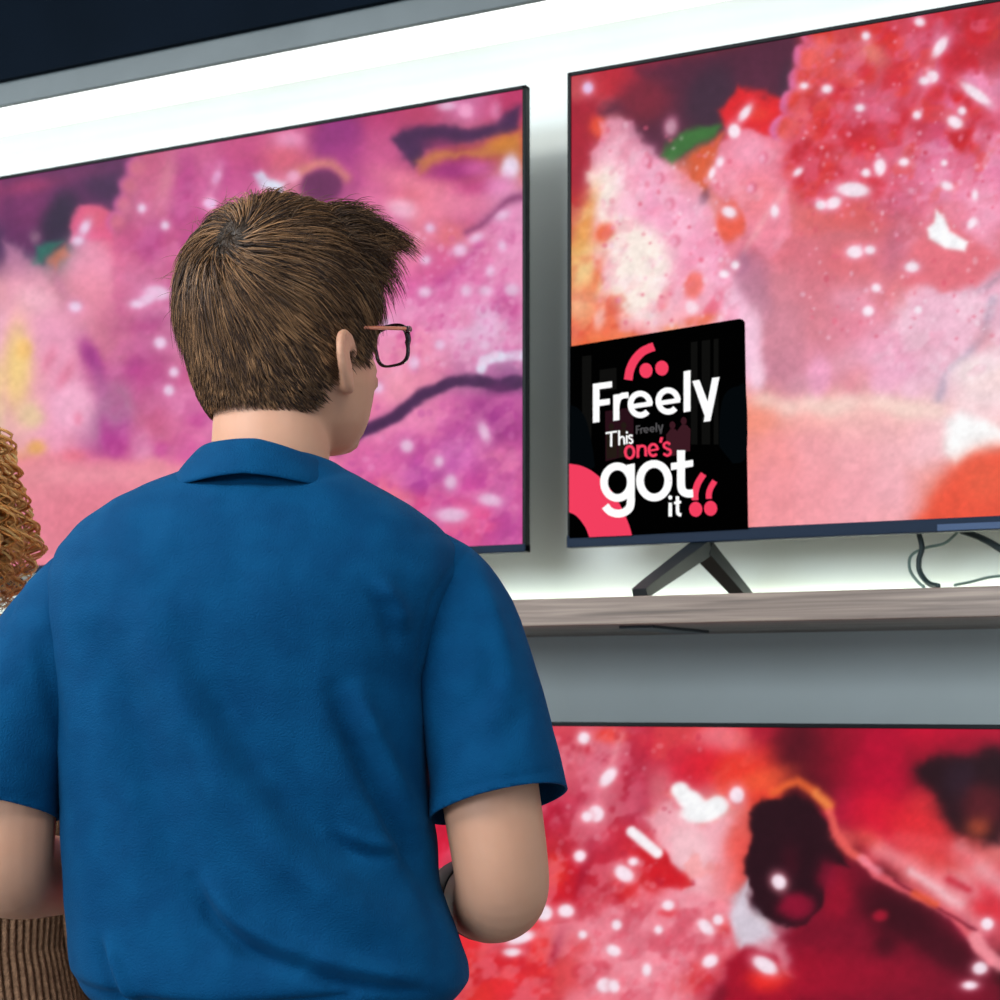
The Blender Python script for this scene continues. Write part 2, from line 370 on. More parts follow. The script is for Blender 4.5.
    P.seg([(995, 300), (982, 338), (968, 355), (945, 375), (938, 400)], 4, 'a89cb4', 4, .7)
    P.ell(985, 340, 10, 14, 'e09098', 0, 6, .5); P.ell(975, 368, 26, 13, 'f8e2e4', -20, 7)
    P.ell(752, 345, 12, 34, 'f8c8e0', 0, 5); P.ell(758, 375, 8, 14, 'fbd2e6', 0, 4); P.ell(785, 350, 22, 50, 'd08498', 0, 9, .75)
    P.ell(818, 378, 12, 20, 'f0a2c4', 10, 4, .9); P.ell(800, 385, 12, 10, 'd090a4', 0, 6, .7); P.ell(850, 390, 8, 12, 'e08898', 0, 5, .8); P.ell(885, 385, 14, 12, 'f2b0cc', 0, 5, .8); P.ell(912, 388, 10, 10, 'f4c0d4', 0, 5)
    P.w(3)
    P.poly([(740, 400), (1010, 405), (1010, 560), (740, 560)], 'f4a8ae', 6, .25, 1)
    for a, b in [(765, 402), (788, 407), (812, 403), (830, 408), (848, 402), (882, 402), (900, 408), (915, 410), (935, 412)]: P.ell(a, b, 12, 8, 'fadcd0', 0, 6, .75)
    P.ell(755, 420, 20, 14, 'f6907a', 0, 8, .8)
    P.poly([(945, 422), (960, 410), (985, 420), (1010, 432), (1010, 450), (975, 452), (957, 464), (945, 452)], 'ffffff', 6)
    P.poly([(1015, 444), (978, 452), (950, 472), (928, 498), (918, 520), (912, 560), (1015, 560)], 'ec5238', 9)
    P.ell(985, 480, 22, 20, 'f06848', 0, 12, .5)
    big = [(812, 22), (800, 70), (785, 112), (782, 170), (800, 205), (840, 215), (900, 215), (930, 200), (1010, 200), (1010, 0), (812, 0)]
    P.mottle(big, 'b8182c', 22, .12, .08, .7, 61); P.mottle(big, 'f08ab0', 17, .16, .07, .6, 62); P.mottle(big, 'e8402c', 14, .3, .08, .6, 63)
    pink = [(600, 124), (640, 140), (700, 185), (738, 290), (740, 330), (650, 335), (600, 300), (595, 180)]
    P.mottle(pink, 'ffd4e6', 14, .1, .1, .5, 64); P.mottle(pink, 'ea7898', 12, .28, .08, .5, 65)
    P.mottle([(566, 190), (615, 230), (640, 330), (680, 345), (566, 360)], 'd8361e', 16, .22, .08, .6, 66); P.mottle([(566, 190), (605, 210), (610, 330), (566, 350)], 'fbd8a0', 18, .1, .1, .6, 67)
    P.mottle([(900, 295), (1010, 285), (1010, 370), (930, 380), (870, 360)], 'fadcea', 14, .05, .08, .6, 68); P.mottle([(900, 295), (1010, 285), (1010, 370), (930, 380), (870, 360)], 'dc8ea8', 12, .26, .08, .5, 69)
    P.mottle([(905, 140), (1010, 140), (1010, 270), (960, 200), (900, 250)], 'fab4d0', 10, .12, .08, .5, 70); P.mottle([(720, 135), (785, 135), (785, 260), (745, 230), (710, 180)], 'f8b8cc', 13, .15, .08, .5, 71)
    test = lambda a, b: b < 345 and (a > 800 or a < 730)
    P.speckle(380, 600, 1000, 125, 350, ['f8c8de', 'fbdcea', 'e0607c', 'd84c68', 'f29ab8'], 3, (1, 2.8), .55, test)
    P.speckle(120, 800, 990, 20, 210, ['f0a0b8', 'c02038', 'e86080'], 4, (1, 3), .55)
    for a in [(588, 88, 5, 5.5, 0, 'e4c0e6'), (671, 127, 5, 7, 10, 'c08aa0'), (745, 113, 9, 4, -55), (734, 131, 6, 7, 0), (729, 212, 7, 5, 20), (775, 211, 4, 6, 0), (976, 94, 17, 5, 36), (955, 122, 8, 5.5, 25),
              (940, 47, 11, 5, -58), (932, 77, 6, 6, 0), (924, 81, 5, 4, 0), (917, 115, 4, 4, 0), (880, 167, 5.5, 8, 0), (904, 162, 5, 4, 0), (866, 173, 4, 4, 0), (853, 190, 16, 7, 4), (833, 203, 8, 5.5, -25), (821, 205, 5, 4.5, 0),
              (947, 186, 6, 4, 20), (866, 36, 4, 4, -60), (920, 22, 5, 4, 20), (827, 89, 5, 4, 0), (804, 86, 4, 3, 0), (860, 108, 4.5, 3.5, 0), (855, 252, 8, 6, 0), (870, 250, 5, 4, 0), (912, 267, 7, 5, 0), (876, 288, 4.5, 4, 0), (868, 311, 5.5, 5, 0),
              (918, 310, 4, 4, 0), (962, 111, 4, 4, 0), (944, 163, 3, 3, 0), (975, 195, 3, 5, 0), (972, 223, 4, 6, 30), (720, 162, 3.5, 5, 20), (712, 173, 3, 6, 20), (724, 274, 5, 4, 0), (735, 265, 4, 4, 0), (798, 172, 5, 3, -40)]:
        P.drop(a[0], a[1], a[2], a[3], a[4], *(a[5:] or ()))
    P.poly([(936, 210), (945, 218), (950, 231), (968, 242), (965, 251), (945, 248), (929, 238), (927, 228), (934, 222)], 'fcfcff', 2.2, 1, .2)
    for a, b in [(671, 204), (675, 240), (660, 178), (648, 160), (764, 158), (752, 187)]: P.ell(a, b, 5, 6, 'd86080', 0, 2, .6); P.ell(a-2, b+1, 3, 4, 'f8b0cc', 0, 1.5, .8)
    P.grain(.055, 9); P.grain(.035, 3.5, 90)

def paint_left(P):
    P.w(6)
    P.grid(15, 45, 110, 45, [
     'c84078 c84078 c84078 c84078 c85080 c85080 c85080 b03a70 b83a70 b84068 d070a0 c03868',
     '903060 703058 5a2c54 c86080 c86090 c85088 d87090 a03878 c05088 b04878 a84050 c06040',
     '803468 4a2850 4a2c50 c86888 c04888 d868a0 d88098 a84880 e070a0 d86070 b04080 d890b8',
     '50305a 407068 e07090 c86088 d06098 c85088 c85088 c86090 d870a0 e888a0 e07888 e090b8',
     'e8a0b0 d890a0 e888a8 d088b0 c86090 c86090 c86090 c86090 d870a0 d860a0 e078b0 f0a8c8',
     'f0b0c8 eca0c0 d88098 c06090 d890b0 c86090 c86090 c86090 ec90b8 ec90b8 f0a0c8 d8a8c8',
     'f0c898 e898b8 c05890 c05890 d06890 d06890 c86090 c86090 ec90b0 e888a8 c070a0 a05890',
     'e8c0a8 f0a0c0 b878a0 c86088 e078a8 e078a8 c86090 c86090 e070a8 ec88b8 c05098 a84090',
     'e09078 e888a0 c04890 e088a0 d858a0 e080a0 e080a0 e080a0 d860a0 c050a0 d868b0 c85898',
     'e88898 e88898 e88898 e88898 e88898 e88898 e88898 e88898 e07890 d870a0 e04880 c85098',
     'e27088 e27088 e27088 e27088 e27088 e27088 e88898 e88898 e07890 d870a0 e05088 c85098'])
    P.poly([(5, 170), (131, 158), (130, 172), (122, 195), (116, 215), (100, 208), (84, 204), (76, 212), (70, 225), (64, 243), (40, 264), (30, 252), (20, 246), (5, 236)], '602a5a', 4)
    P.ell(30, 205, 22, 24, '7a3066', 0, 12); P.ell(60, 222, 17, 30, '33263f', 20, 7); P.ell(108, 185, 22, 18, '44274c', 20, 8); P.ell(30, 185, 24, 6, 'a83a68', -10, 6, .8); P.ell(85, 172, 26, 6, '7c3464', -8, 6, .7)
    P.poly([(31, 264), (38, 246), (64, 239), (54, 253), (40, 265)], '2c6a60', 3); P.poly([(46, 262), (66, 243), (68, 258), (55, 272)], 'b87058', 4)
    P.ell(36, 237, 5, 6, '88607c', 0, 4)
    P.poly([(70, 226), (80, 207), (100, 206), (112, 216), (112, 240), (90, 245), (72, 240)], 'de5c86', 3); P.ell(95, 218, 12, 9, 'e0607c', 0, 5)
    P.ell(90, 265, 24, 24, 'f09cba', 0, 8, .8); P.ell(90, 290, 18, 20, 'ec90a8', 0, 8, .7)
    P.poly([(5, 240), (22, 248), (32, 262), (48, 275), (58, 300), (66, 330), (78, 360), (80, 420), (60, 450), (5, 450)], 'efa0be', 5, .55)
    P.ell(35, 300, 18, 14, 'f2b8c8', 0, 8, .7); P.ell(60, 285, 5, 16, 'c07898', -25, 5, .7)
    P.poly([(132, 160), (130, 175), (124, 195), (118, 215), (112, 232), (112, 300), (125, 320), (180, 300), (190, 260), (200, 200), (215, 140)], 'cc5c8a', 4, .5)
    for a, b in [(134, 168), (127, 186), (121, 204), (115, 222)]: P.ell(a, b, 9, 10, 'cc5ca0', 0, 3, .8); P.ell(a+3, b+1, 8, 9, 'd07080', 0, 4, .8)
    for a, b, rx, ry in [(183, 170, 12, 18), (186, 190, 10, 14), (155, 230, 10, 12), (190, 245, 10, 14), (150, 250, 12, 12), (225, 170, 8, 14), (180, 215, 10, 12), (250, 160, 10, 14)]:
        P.ell(a, b, rx, ry, 'b43c86', 10, 6, .6)
    P.ell(168, 180, 7, 22, 'd88898', 15, 6, .7); P.ell(205, 180, 8, 20, 'd068a0', 10, 6, .5)
    P.ell(115, 430, 15, 30, 'b83c92', 0, 5); P.ell(115, 405, 16, 22, 'b0809c', 0, 8, .8); P.ell(92, 357, 9, 20, 'a83c8c', -25, 5); P.ell(100, 385, 7, 16, 'b06098', -10, 5, .6)
    P.ell(135, 365, 10, 12, 'b03c88', 0, 6, .7); P.ell(160, 450, 9, 8, 'c04490', 0, 4, .8); P.ell(200, 420, 10, 8, 'c04490', 0, 4, .8); P.ell(190, 400, 22, 18, 'e890c4', 0, 8, .5); P.ell(142, 445, 10, 15, 'e898c0', 0, 5, .7)
    P.ell(118, 330, 20, 25, 'c86c90', 0, 9, .6); P.ell(150, 325, 16, 6, 'b84888', -25, 5, .7)
    P.ell(18, 365, 13, 40, 'f2ce88', 0, 7); P.ell(24, 350, 8, 10, 'f6c070', 0, 4, .7); P.ell(30, 415, 12, 12, 'eccaa4', 0, 6); P.ell(37, 447, 9, 7, 'e8aa68', -20, 4)
    P.ell(72, 405, 22, 24, 'f6b2d0', 0, 7, .9); P.ell(50, 360, 5, 12, 'e07898', 20, 4, .6); P.ell(65, 375, 5, 14, 'dc7090', 30, 4, .6); P.ell(78, 420, 5, 6, 'e07898', 0, 3, .6)
    P.w(3)
    P.poly([(5, 462), (60, 455), (150, 462), (240, 462), (340, 465), (340, 600), (5, 600)], 'ea8c9c', 5, .85); P.ell(85, 520, 50, 30, 'e27a8e', 0, 18, .7); P.ell(100, 475, 70, 8, 'f09ca8', 0, 6, .6)
    P.ell(75, 455, 12, 5, 'e87488', 0, 4, .8)
    # top centre
    P.w(5)
    P.ell(245, 150, 25, 18, 'c85080', 0, 9, .6); P.ell(285, 160, 26, 12, 'd45c74', 0, 7, .8); P.ell(290, 138, 14, 8, 'ec94bc', 0, 5); P.ell(338, 138, 24, 30, '94307a', 20, 8); P.ell(350, 165, 20, 22, 'a83884', 0, 9, .8)
    P.seg([(300, 172), (315, 164), (332, 166), (345, 178)], 5, 'd88478', 5, .9); P.ell(321, 186, 21, 15, '6a2858', 0, 3)
    P.poly([(254, 175), (262, 172), (272, 178), (286, 181), (286, 192), (262, 190)], 'dce2f4', 3); P.ell(293, 176, 6, 6, 'f0a8c8', 0, 3)
    P.seg([(222, 165), (216, 180), (208, 205)], 4, 'e090bc', 5, .7); P.drop(210, 203, 6, 5, 0, 'e8c8ec'); P.drop(217, 177, 4, 7, 20, 'e8a8d4')
    P.ell(385, 160, 28, 30, 'd45c90', 0, 12, .6); P.ell(420, 185, 40, 10, 'f088a0', 15, 8, .8); P.ell(450, 205, 42, 16, 'ee8aa6', -5, 9, .8); P.ell(402, 210, 14, 9, 'f6b8d0', 20, 5)
    P.ell(390, 235, 22, 20, 'd870a8', 0, 9, .6); P.ell(440, 265, 22, 26, 'd0508c', 20, 9, .7); P.ell(450, 235, 14, 10, 'e07078', 0, 7, .7)
    P.poly([(393, 138), (404, 128), (440, 125), (470, 129), (495, 121), (512, 108), (519, 106), (519, 128), (500, 133), (470, 141), (440, 146), (424, 152), (415, 168), (405, 158), (400, 147)], '46244e', 3.5)
    P.poly([(416, 162), (436, 152), (465, 152), (500, 138), (520, 132), (520, 158), (490, 156), (462, 156), (438, 166), (422, 174)], 'c87a44', 4, .9)
    P.ell(505, 143, 14, 9, 'd08030', -15, 5, .8); P.ell(440, 144, 12, 5, '9c3868', 0, 5, .7); P.ell(455, 170, 26, 9, 'a42c80', -8, 5, .85); P.ell(480, 168, 14, 8, 'd060a0', 0, 5, .8); P.ell(480, 186, 18, 6, 'c83c80', -8, 5, .7)
    P.ell(510, 168, 9, 12, 'ecdcf2', 0, 4); P.ell(500, 185, 14, 10, 'e48cc0', 0, 6, .8)
    P.ell(447, 106, 9, 4, 'e8b8d8', 0, 3); P.ell(466, 111, 7, 7, 'f0a0c8', 0, 3); P.ell(496, 110, 6, 9, 'd878a4', 0, 4)
    P.poly([(470, 245), (500, 215), (522, 205), (522, 350), (440, 350), (380, 330), (400, 300), (450, 285)], 'e88cbc', 6, .7)
    P.seg([(468, 232), (482, 226), (495, 214), (506, 202), (520, 196)], 3.5, '7a3060', 4, .85); P.seg([(440, 285), (465, 265), (478, 245)], 5, 'b02c80', 5, .6)
    P.ell(505, 305, 15, 18, 'c03c88', 0, 5, .85); P.ell(478, 328, 30, 22, 'e4bada', -20, 9, .9); P.ell(420, 345, 25, 20, 'ee90ac', 0, 9, .6); P.ell(462, 318, 12, 10, 'd86090', 0, 5, .5)
    P.ell(395, 385, 22, 18, 'f098b0', 0, 9, .7); P.ell(360, 410, 14, 12, 'e87898', 0, 7, .7)
    P.speckle(150, 380, 520, 225, 372, ['f4b8dc', 'f0a4cc', 'c84890', 'd86098'], 8, (1.5, 3.6), .4)
    # lower right half
    P.poly([(330, 455), (400, 418), (460, 396), (522, 396), (522, 560), (330, 560)], 'dc62a2', 6, .5)
    for a, b, rx, ry, h in [(400, 425, 40, 12, 'f090b8'), (485, 425, 18, 24, '90287c'), (512, 400, 14, 10, 'd060a8'), (510, 430, 10, 16, '98307c'), (412, 446, 15, 14, 'b43c8c'), (445, 470, 14, 22, 'a43c90'), (460, 455, 20, 20, 'd470b8'),
        (418, 485, 14, 20, 'b040a0'), (430, 505, 24, 14, 'd83c80'), (480, 480, 24, 12, 'c43c94'), (500, 465, 20, 16, 'e478a8'), (505, 520, 16, 18, 'c05098'), (470, 525, 26, 12, 'e0447c'), (375, 465, 18, 12, 'dc68a8'), (370, 490, 22, 10, 'ee7088'), (396, 500, 18, 12, 'f07c8c')]:
        P.ell(a, b, rx, ry, h, -10, 8, .75, 1)
    P.speckle(90, 340, 520, 405, 535, ['e898c8', 'a83c90', 'e080b8', 'c04898'], 9, (1.5, 4), .35)
    P.seg([(335, 450), (352, 437), (368, 428), (385, 421), (405, 409), (425, 396), (440, 390), (455, 381), (480, 379), (500, 386), (520, 380)], 6.5, '48234e', 2.5, 1, .8)
    P.ell(500, 390, 12, 6, '6a2860', 0, 4, .6)
    P.seg([(481, 368), (484, 361), (494, 357), (522, 355)], 5, 'e0dcf0', 2.2, 1, .2)
    P.mottle([(470, 245), (522, 205), (522, 372), (440, 372), (375, 380), (380, 310), (440, 285)], 'c84088', 12, .2, .08, .5, 72); P.mottle([(470, 245), (522, 205), (522, 372), (440, 372), (375, 380), (380, 310), (440, 285)], 'f6b4d6', 11, .15, .08, .5, 73)
    P.mottle([(340, 470), (460, 400), (522, 398), (522, 545), (340, 545)], '9c2c86', 15, .18, .08, .55, 74); P.mottle([(340, 470), (460, 400), (522, 398), (522, 545), (340, 545)], 'f090c0', 13, .18, .08, .5, 75)
    P.mottle([(118, 200), (260, 140), (300, 200), (300, 450), (105, 455)], 'b4387e', 20, .15, .1, .45, 76); P.mottle([(118, 200), (260, 140), (300, 200), (300, 450), (105, 455)], 'ec94c4', 17, .18, .1, .4, 77)
    for a in [(460, 250, 7, 6, -20), (476, 238, 7, 4, -25), (503, 215, 7, 4, -25), (426, 260, 4, 4, 0), (430, 228, 4, 4, 0), (425, 292, 6, 5, 0), (466, 291, 5, 5, 0), (486, 291, 6, 4.5, 0), (512, 290, 7, 6, 0), (490, 271, 4, 5, 0), (502, 246, 4, 5, 0),
              (485, 345, 5, 5, 0), (414, 363, 5, 6.5, 0), (378, 388, 5, 5, 0), (440, 345, 5, 5, 0), (386, 323, 4, 4, 0), (484, 432, 5, 9, -20), (407, 446, 6, 6, 0), (439, 461, 4.5, 5, 0), (451, 482, 5.5, 7, 0), (490, 500, 11, 6, 8), (452, 515, 15, 7, 0)]:
        P.drop(a[0], a[1], a[2], a[3], a[4], 'e8bcdc', 2.8, 'e084b4')
    for a in [(157, 293, 12, 7, 5), (146, 300, 9, 5, -25), (137, 304, 6, 3.5, 0), (85, 228, 4.5, 8, 30), (78, 241, 5.5, 4.5, 0), (75, 307, 6, 5, 0), (160, 343, 6, 5.5, 0), (174, 372, 4.5, 4.5, 0), (169, 390, 5, 5, 0), (142, 208, 4, 4, 0), (165, 225, 4, 4, 0)]:
        P.drop(a[0], a[1], a[2], a[3], a[4], 'eccce8', 2.6, 'e488b4')
    P.grain(.05, 10); P.grain(.03, 4, 90)

def paint_low(P):
    P.w(6)
    P.grid(440, 40, 730, 40, [
     'c82040 c82040 c82040 d84858 d85060 c82840 d84048 e83038 b01830 601020 901028 b00c30 c00c30 b80c30 b01030',
     'c82040 c82040 c82040 d85870 d05068 c03048 d82840 e03030 e83c30 681420 8a1028 c01030 8a1428 501420 281018',
     'c82040 c82040 c82040 c02040 d05068 b82840 e87888 f0b0b8 e84030 301018 a81838 d01830 d83038 481820 502028',
     'd01c38 c01830 c01830 c02838 c82030 e03040 f0a0b0 f08090 581018 301018 501018 c83040 e05050 d83838 e07070',
     'e0304a d01830 d82030 d02030 d04050 d02028 f0a0b0 e84848 2c1020 501020 501020 401018 d85058 f0a0a8 d82838',
     'e83040 e82830 e82830 e06070 f08090 f08898 f08090 e06870 d8c8d0 90142c 80142c 601020 401018 a02040 d85060',
     'e03030 e03030 d83040 d84850 e06068 f08898 f08898 d02828 c01828 a01028 b01030 801028 701020 301018 401018'])
    P.ell(600, 770, 18, 40, 'd8607a', 15, 9, .6); P.ell(570, 770, 10, 30, 'd85c6c', 0, 8, .6); P.ell(632, 765, 14, 30, 'b82440', 10, 9, .8); P.ell(610, 735, 14, 7, 'e83428', 0, 4); P.ell(588, 750, 8, 6, 'c01c30', 0, 4, .8)
    P.seg([(622, 735), (610, 770), (600, 810)], 3, 'f0a0a8', 4, .6); P.ell(590, 840, 16, 16, 'dc7088', 0, 9, .6); P.ell(570, 880, 22, 24, 'd0182a', 0, 7, .85); P.ell(555, 870, 12, 16, 'ee3a2c', 0, 6, .7)
    P.ell(605, 800, 10, 10, 'd06880', 0, 5, .6); P.ell(585, 800, 8, 8, 'b01c38', 0, 5, .7); P.ell(585, 870, 5, 22, '8c1030', 15, 5, .7); P.ell(640, 800, 14, 22, 'b42444', 10, 8, .7)
    P.ell(720, 740, 26, 14, 'ec7480', 0, 6); P.ell(705, 765, 26, 18, 'd81c30', 0, 9, .8); P.ell(735, 775, 20, 22, 'ee3a2c', 0, 8, .8); P.ell(660, 790, 12, 22, 'e07884', 0, 7, .7); P.ell(665, 745, 22, 12, 'cc2038', 0, 8, .7)
    P.poly([(645, 815), (672, 800), (700, 825), (735, 820), (738, 850), (735, 900), (700, 910), (680, 880), (660, 850)], 'f4b2be', 5, .85)
    P.ell(690, 850, 20, 26, 'f8c8d0', -20, 8, .8); P.ell(738, 860, 14, 34, 'f4544a', 5, 6, .9); P.ell(725, 880, 12, 26, 'f08890', 0, 7, .7); P.ell(605, 850, 16, 20, 'cc3450', 0, 9, .6)
    P.poly([(650, 846), (662, 852), (676, 868), (691, 884), (680, 889), (655, 886), (642, 872), (630, 855)], 'cf1a26', 3)
    P.poly([(612, 875), (630, 872), (642, 890), (642, 908), (625, 910), (614, 892)], 'dc2228', 3)
    P.poly([(640, 890), (690, 895), (740, 905), (730, 985), (700, 1010), (560, 1010), (585, 930), (610, 905)], 'f2889a', 6, .75)
    P.ell(675, 905, 20, 8, 'f6a2b0', 10, 4, .8); P.ell(668, 912, 10, 5, 'dc2430', 0, 3, .8); P.ell(720, 925, 12, 8, 'e43430', 20, 4, .7); P.ell(700, 975, 26, 14, 'dc3034', -30, 6, .85); P.ell(580, 945, 10, 10, 'dc4048', 0, 5, .7)
    P.ell(565, 975, 24, 16, 'dc4a50', 0, 8, .8); P.ell(540, 960, 14, 30, 'f0302c', 0, 8, .8); P.ell(556, 950, 5, 18, '9c1838', 20, 4, .7); P.ell(505, 965, 22, 30, 'ee2c30', 0, 10, .8); P.ell(440, 860, 12, 40, 'd81c3c', 0, 8, .8)
    P.speckle(200, 590, 745, 900, 1000, ['f4a8b6', 'e86076', 'f29aac', 'e45468'], 12, (1.5, 4), .35); P.speckle(90, 545, 700, 730, 890, ['f0a0b0', 'b01c38', 'e47080'], 13, (1.5, 4), .4)
    lo = [(545, 730), (640, 730), (650, 900), (730, 900), (735, 1010), (440, 1010), (440, 760)]
    P.mottle(lo, 'b4142c', 20, .16, .08, .6, 81); P.mottle(lo, 'f8a4b4', 15, .14, .08, .55, 82); P.mottle([(640, 730), (760, 730), (745, 900), (660, 880)], 'f26a5c', 14, .2, .1, .45, 83)
    # dark pieces
    P.ell(805, 762, 26, 34, '56101e', -25, 10); P.ell(845, 760, 30, 30, '8c1028', 0, 14, .7); P.ell(880, 770, 30, 40, 'b80a32', 0, 14, .8); P.ell(880, 820, 34, 24, 'd81634', 20, 12, .8); P.ell(920, 830, 34, 18, 'e02c34', 25, 10, .8)
    P.poly([(836, 852), (870, 876), (900, 892), (930, 907), (955, 928), (975, 948), (1000, 985), (1000, 1010), (700, 1010), (735, 960), (770, 940), (800, 925), (830, 895)], '7c1028', 7)
    P.ell(790, 975, 60, 24, 'b0102c', 0, 14, .85); P.ell(860, 975, 50, 16, '9c102c', 0, 12, .8); P.ell(900, 915, 46, 22, '3a0c18', 28, 10); P.ell(950, 950, 40, 16, '420c1a', 35, 9, .9); P.ell(835, 895, 16, 22, 'a0102c', 0, 8, .8); P.ell(885, 945, 12, 12, '3a0c18', 0, 7, .7); P.ell(880, 916, 7, 6, 'b81834', 0, 3, .8)
    P.poly([(734, 902), (748, 878), (753, 915), (776, 936), (770, 948), (740, 948), (728, 925)], 'd6cad8', 4); P.poly([(750, 948), (775, 935), (790, 945), (792, 975), (780, 985), (770, 960)], 'e08c9c', 5, .8)
    P.poly([(747, 812), (762, 798), (790, 796), (812, 803), (828, 822), (840, 848), (848, 868), (834, 862), (826, 880), (822, 905), (808, 922), (785, 926), (764, 916), (752, 895), (744, 875), (744, 858), (750, 840)], '2a0e18', 2.5)
    P.ell(796, 906, 17, 13, '8e1030', 0, 5); P.ell(790, 862, 8, 14, '4a1020', 0, 6, .6); P.ell(828, 875, 10, 14, '8e1230', 0, 6, .8)
    P.seg([(772, 790), (798, 782), (812, 790), (828, 806)], 4.5, 'f26a34', 3.5, .9); P.seg([(815, 792), (828, 806)], 4, 'f08a48', 3, .8); P.ell(765, 780, 26, 10, 'f05a38', -15, 6, .8)
    P.seg([(830, 812), (838, 834), (850, 852), (868, 864)], 4, 'ec6058', 2.5, .95)
    P.seg([(866, 862), (876, 876), (905, 888), (935, 902), (952, 914), (966, 930), (975, 940), (990, 960)], 4.5, 'e8606c', 2.5, .95)
    P.seg([(880, 850), (905, 862), (930, 882), (955, 900), (980, 925)], 9, 'f08c94', 7, .85); P.seg([(912, 872), (940, 890), (960, 905)], 4, 'fac8d0', 4, .8); P.seg([(960, 850), (985, 870), (1010, 890)], 9, 'f4b0b8', 8, .8)
    P.seg([(900, 838), (940, 845), (970, 860)], 7, 'e85058', 6, .6); P.seg([(950, 880), (968, 890)], 4, 'c81c30', 4, .8); P.seg([(895, 880), (920, 896), (950, 915), (975, 930)], 1.6, '701428', 2, .8, .4)
    P.seg([(862, 860), (878, 872)], 4, 'f0889a', 3, .8); P.ell(985, 910, 16, 8, 'e02c38', 20, 6, .8); P.seg([(975, 938), (985, 952), (1000, 965)], 7, 'ee8c98', 3); P.seg([(915, 894), (935, 903)], 3.5, 'f2603c', 2.5, .8)
    P.ell(845, 838, 12, 8, 'e85a5a', 40, 5, .7); P.ell(868, 838, 14, 8, 'f06858', 20, 7, .6)
    P.poly([(914, 768), (930, 756), (960, 758), (1015, 752), (1015, 800), (1000, 845), (985, 845), (960, 838), (945, 818), (936, 792), (918, 780)], '281018', 6)
    P.ell(960, 780, 14, 18, '342030', 0, 8, .6); P.ell(985, 805, 22, 20, '601c24', 0, 9, .8); P.ell(978, 828, 12, 10, 'b04a30', 0, 7, .8)
    P.poly([(725, 960), (745, 948), (775, 955), (792, 980), (790, 1010), (725, 1010)], 'a4102a', 4); P.ell(768, 978, 20, 12, 'ea2c28', 0, 6)
    for a in [(690, 800, 15, 10, 25), (702, 812, 22, 11, -5), (680, 790, 9, 8, 0), (718, 805, 11, 9, 0)]: P.ell(a[0], a[1], a[2], a[3], 'fdfdff', a[4], 2.4, 1, .1)
    P.seg([(632, 832), (657, 853)], 5.5, 'fdf6fb', 2, 1, .1)
    for a in [(737, 795, 7, 8, 0), (624, 874, 10, 7, 35), (608, 777, 11, 6, -48), (596, 814, 8, 8, 0), (587, 817, 5, 5, 0), (580, 856, 6, 5.5, 0), (566, 911, 8, 6.5, 0), (544, 913, 8, 8, 0), (617, 925, 5, 5, 0), (614, 951, 7, 5.5, 20), (605, 985, 8, 7, 0), (614, 986, 5, 6, 0),
              (706, 927, 9, 6, 45), (718, 920, 5, 5, 0), (710, 961, 8, 6, -20), (765, 965, 13, 7, 30), (647, 970, 4.5, 6, 0), (584, 738, 6, 6, 0), (520, 938, 14, 6, -15), (512, 952, 8, 4, 0), (779, 882, 6.5, 7.5, -30), (633, 862, 5, 4, 0), (583, 935, 4, 4, 0), (668, 905, 6, 5, 0), (987, 924, 6, 6, 0), (980, 968, 7, 6, 0), (970, 985, 7, 4, 0), (658, 930, 4, 4, 0), (455, 900, 6, 5, 0)]:
        P.drop(a[0], a[1], a[2], a[3], a[4], 'fbe6f2', 2.0, 'f08c9c')
    P.grain(.05, 10); P.grain(.03, 4, 90)

# ------------------------------------------------------------ televisions
def television(x0, x1, z0, z1, y, painter, label, bez=.006, chin=.018, feet=(.21,), foot_z=None, grp='flat screen televisions showing red berries'):
    t = empty('television', ((x0+x1)/2, y, z0), 0, label, 'television', grp)
    def child(name, bm, m, par=t, **k):
        for v in bm.verts: v.co -= t.location
        return obj(name, bm, m, par, **k)
    s = screen_mesh('screen', x0+bez, x1-bez, z0+chin, z1-bez, y+.0012, painter, t)
    s.location = -t.location
    s.name = 'screen'
    fr = bmesh.new()
    box(fr, x0, x1, y-.001, y+.014, z1-bez, z1, .001); box(fr, x0, x0+bez, y-.001, y+.014, z0, z1, .001)
    box(fr, x1-bez, x1, y-.001, y+.014, z0, z1, .001)
    child('bezel', fr, M_bezel)
    c = child('chin', B(x0, x1, y-.004, y+.016, z0, z0+chin, bev=.0015), M_chin)
    child('logo_bar', B((x0+x1)/2-.07, (x0+x1)/2+.07, y-.0056, y-.004, z0+.001, z0+chin*.55, bev=.0006), mat('satin_badge', L(62, 82, 112), .5, spec=.2), c) if foot_z else None
    bk = bmesh.new(); box(bk, x0+.002, x1-.002, y+.002, y+.018, z0+.002, z1-.002, .003)
    box(bk, x0+.12, x1-.12, y+.016, y+.062, z0+.01, z0+.45, .012)
    child('back_shell', bk, M_back)
    fz_ = foot_z if foot_z is not None else .49
    for fx in (x0+.206, x1-.206):
        b2 = bmesh.new()
        for yy, xx in ((-.15, -.028), (.15, .023)):
            p0 = Vector((fx, y+.012, z0-.007)); p1 = Vector((fx+xx, y+yy, fz_+.007))
            d = (p1-p0)
            sx = Vector((1, 0, 0)); nrm = d.normalized().cross(sx).normalized()
            rings = []
            for k in range(9):
                f = k/8; p = p0+d*f; h = .011*(1-f)+.0075*f; wd = .014*(1-f*.25)
                if k == 8: p = Vector((p1.x, p1.y, fz_+.006)); 
                rings.append([p+sx*wd-nrm*h, p+sx*wd+nrm*h, p-sx*wd+nrm*h, p-sx*wd-nrm*h])
            for r in rings:
                for v in r: v.z = max(v.z, fz_)
            bridge(b2, rings)
        child('foot', b2, M_leg)
    return t
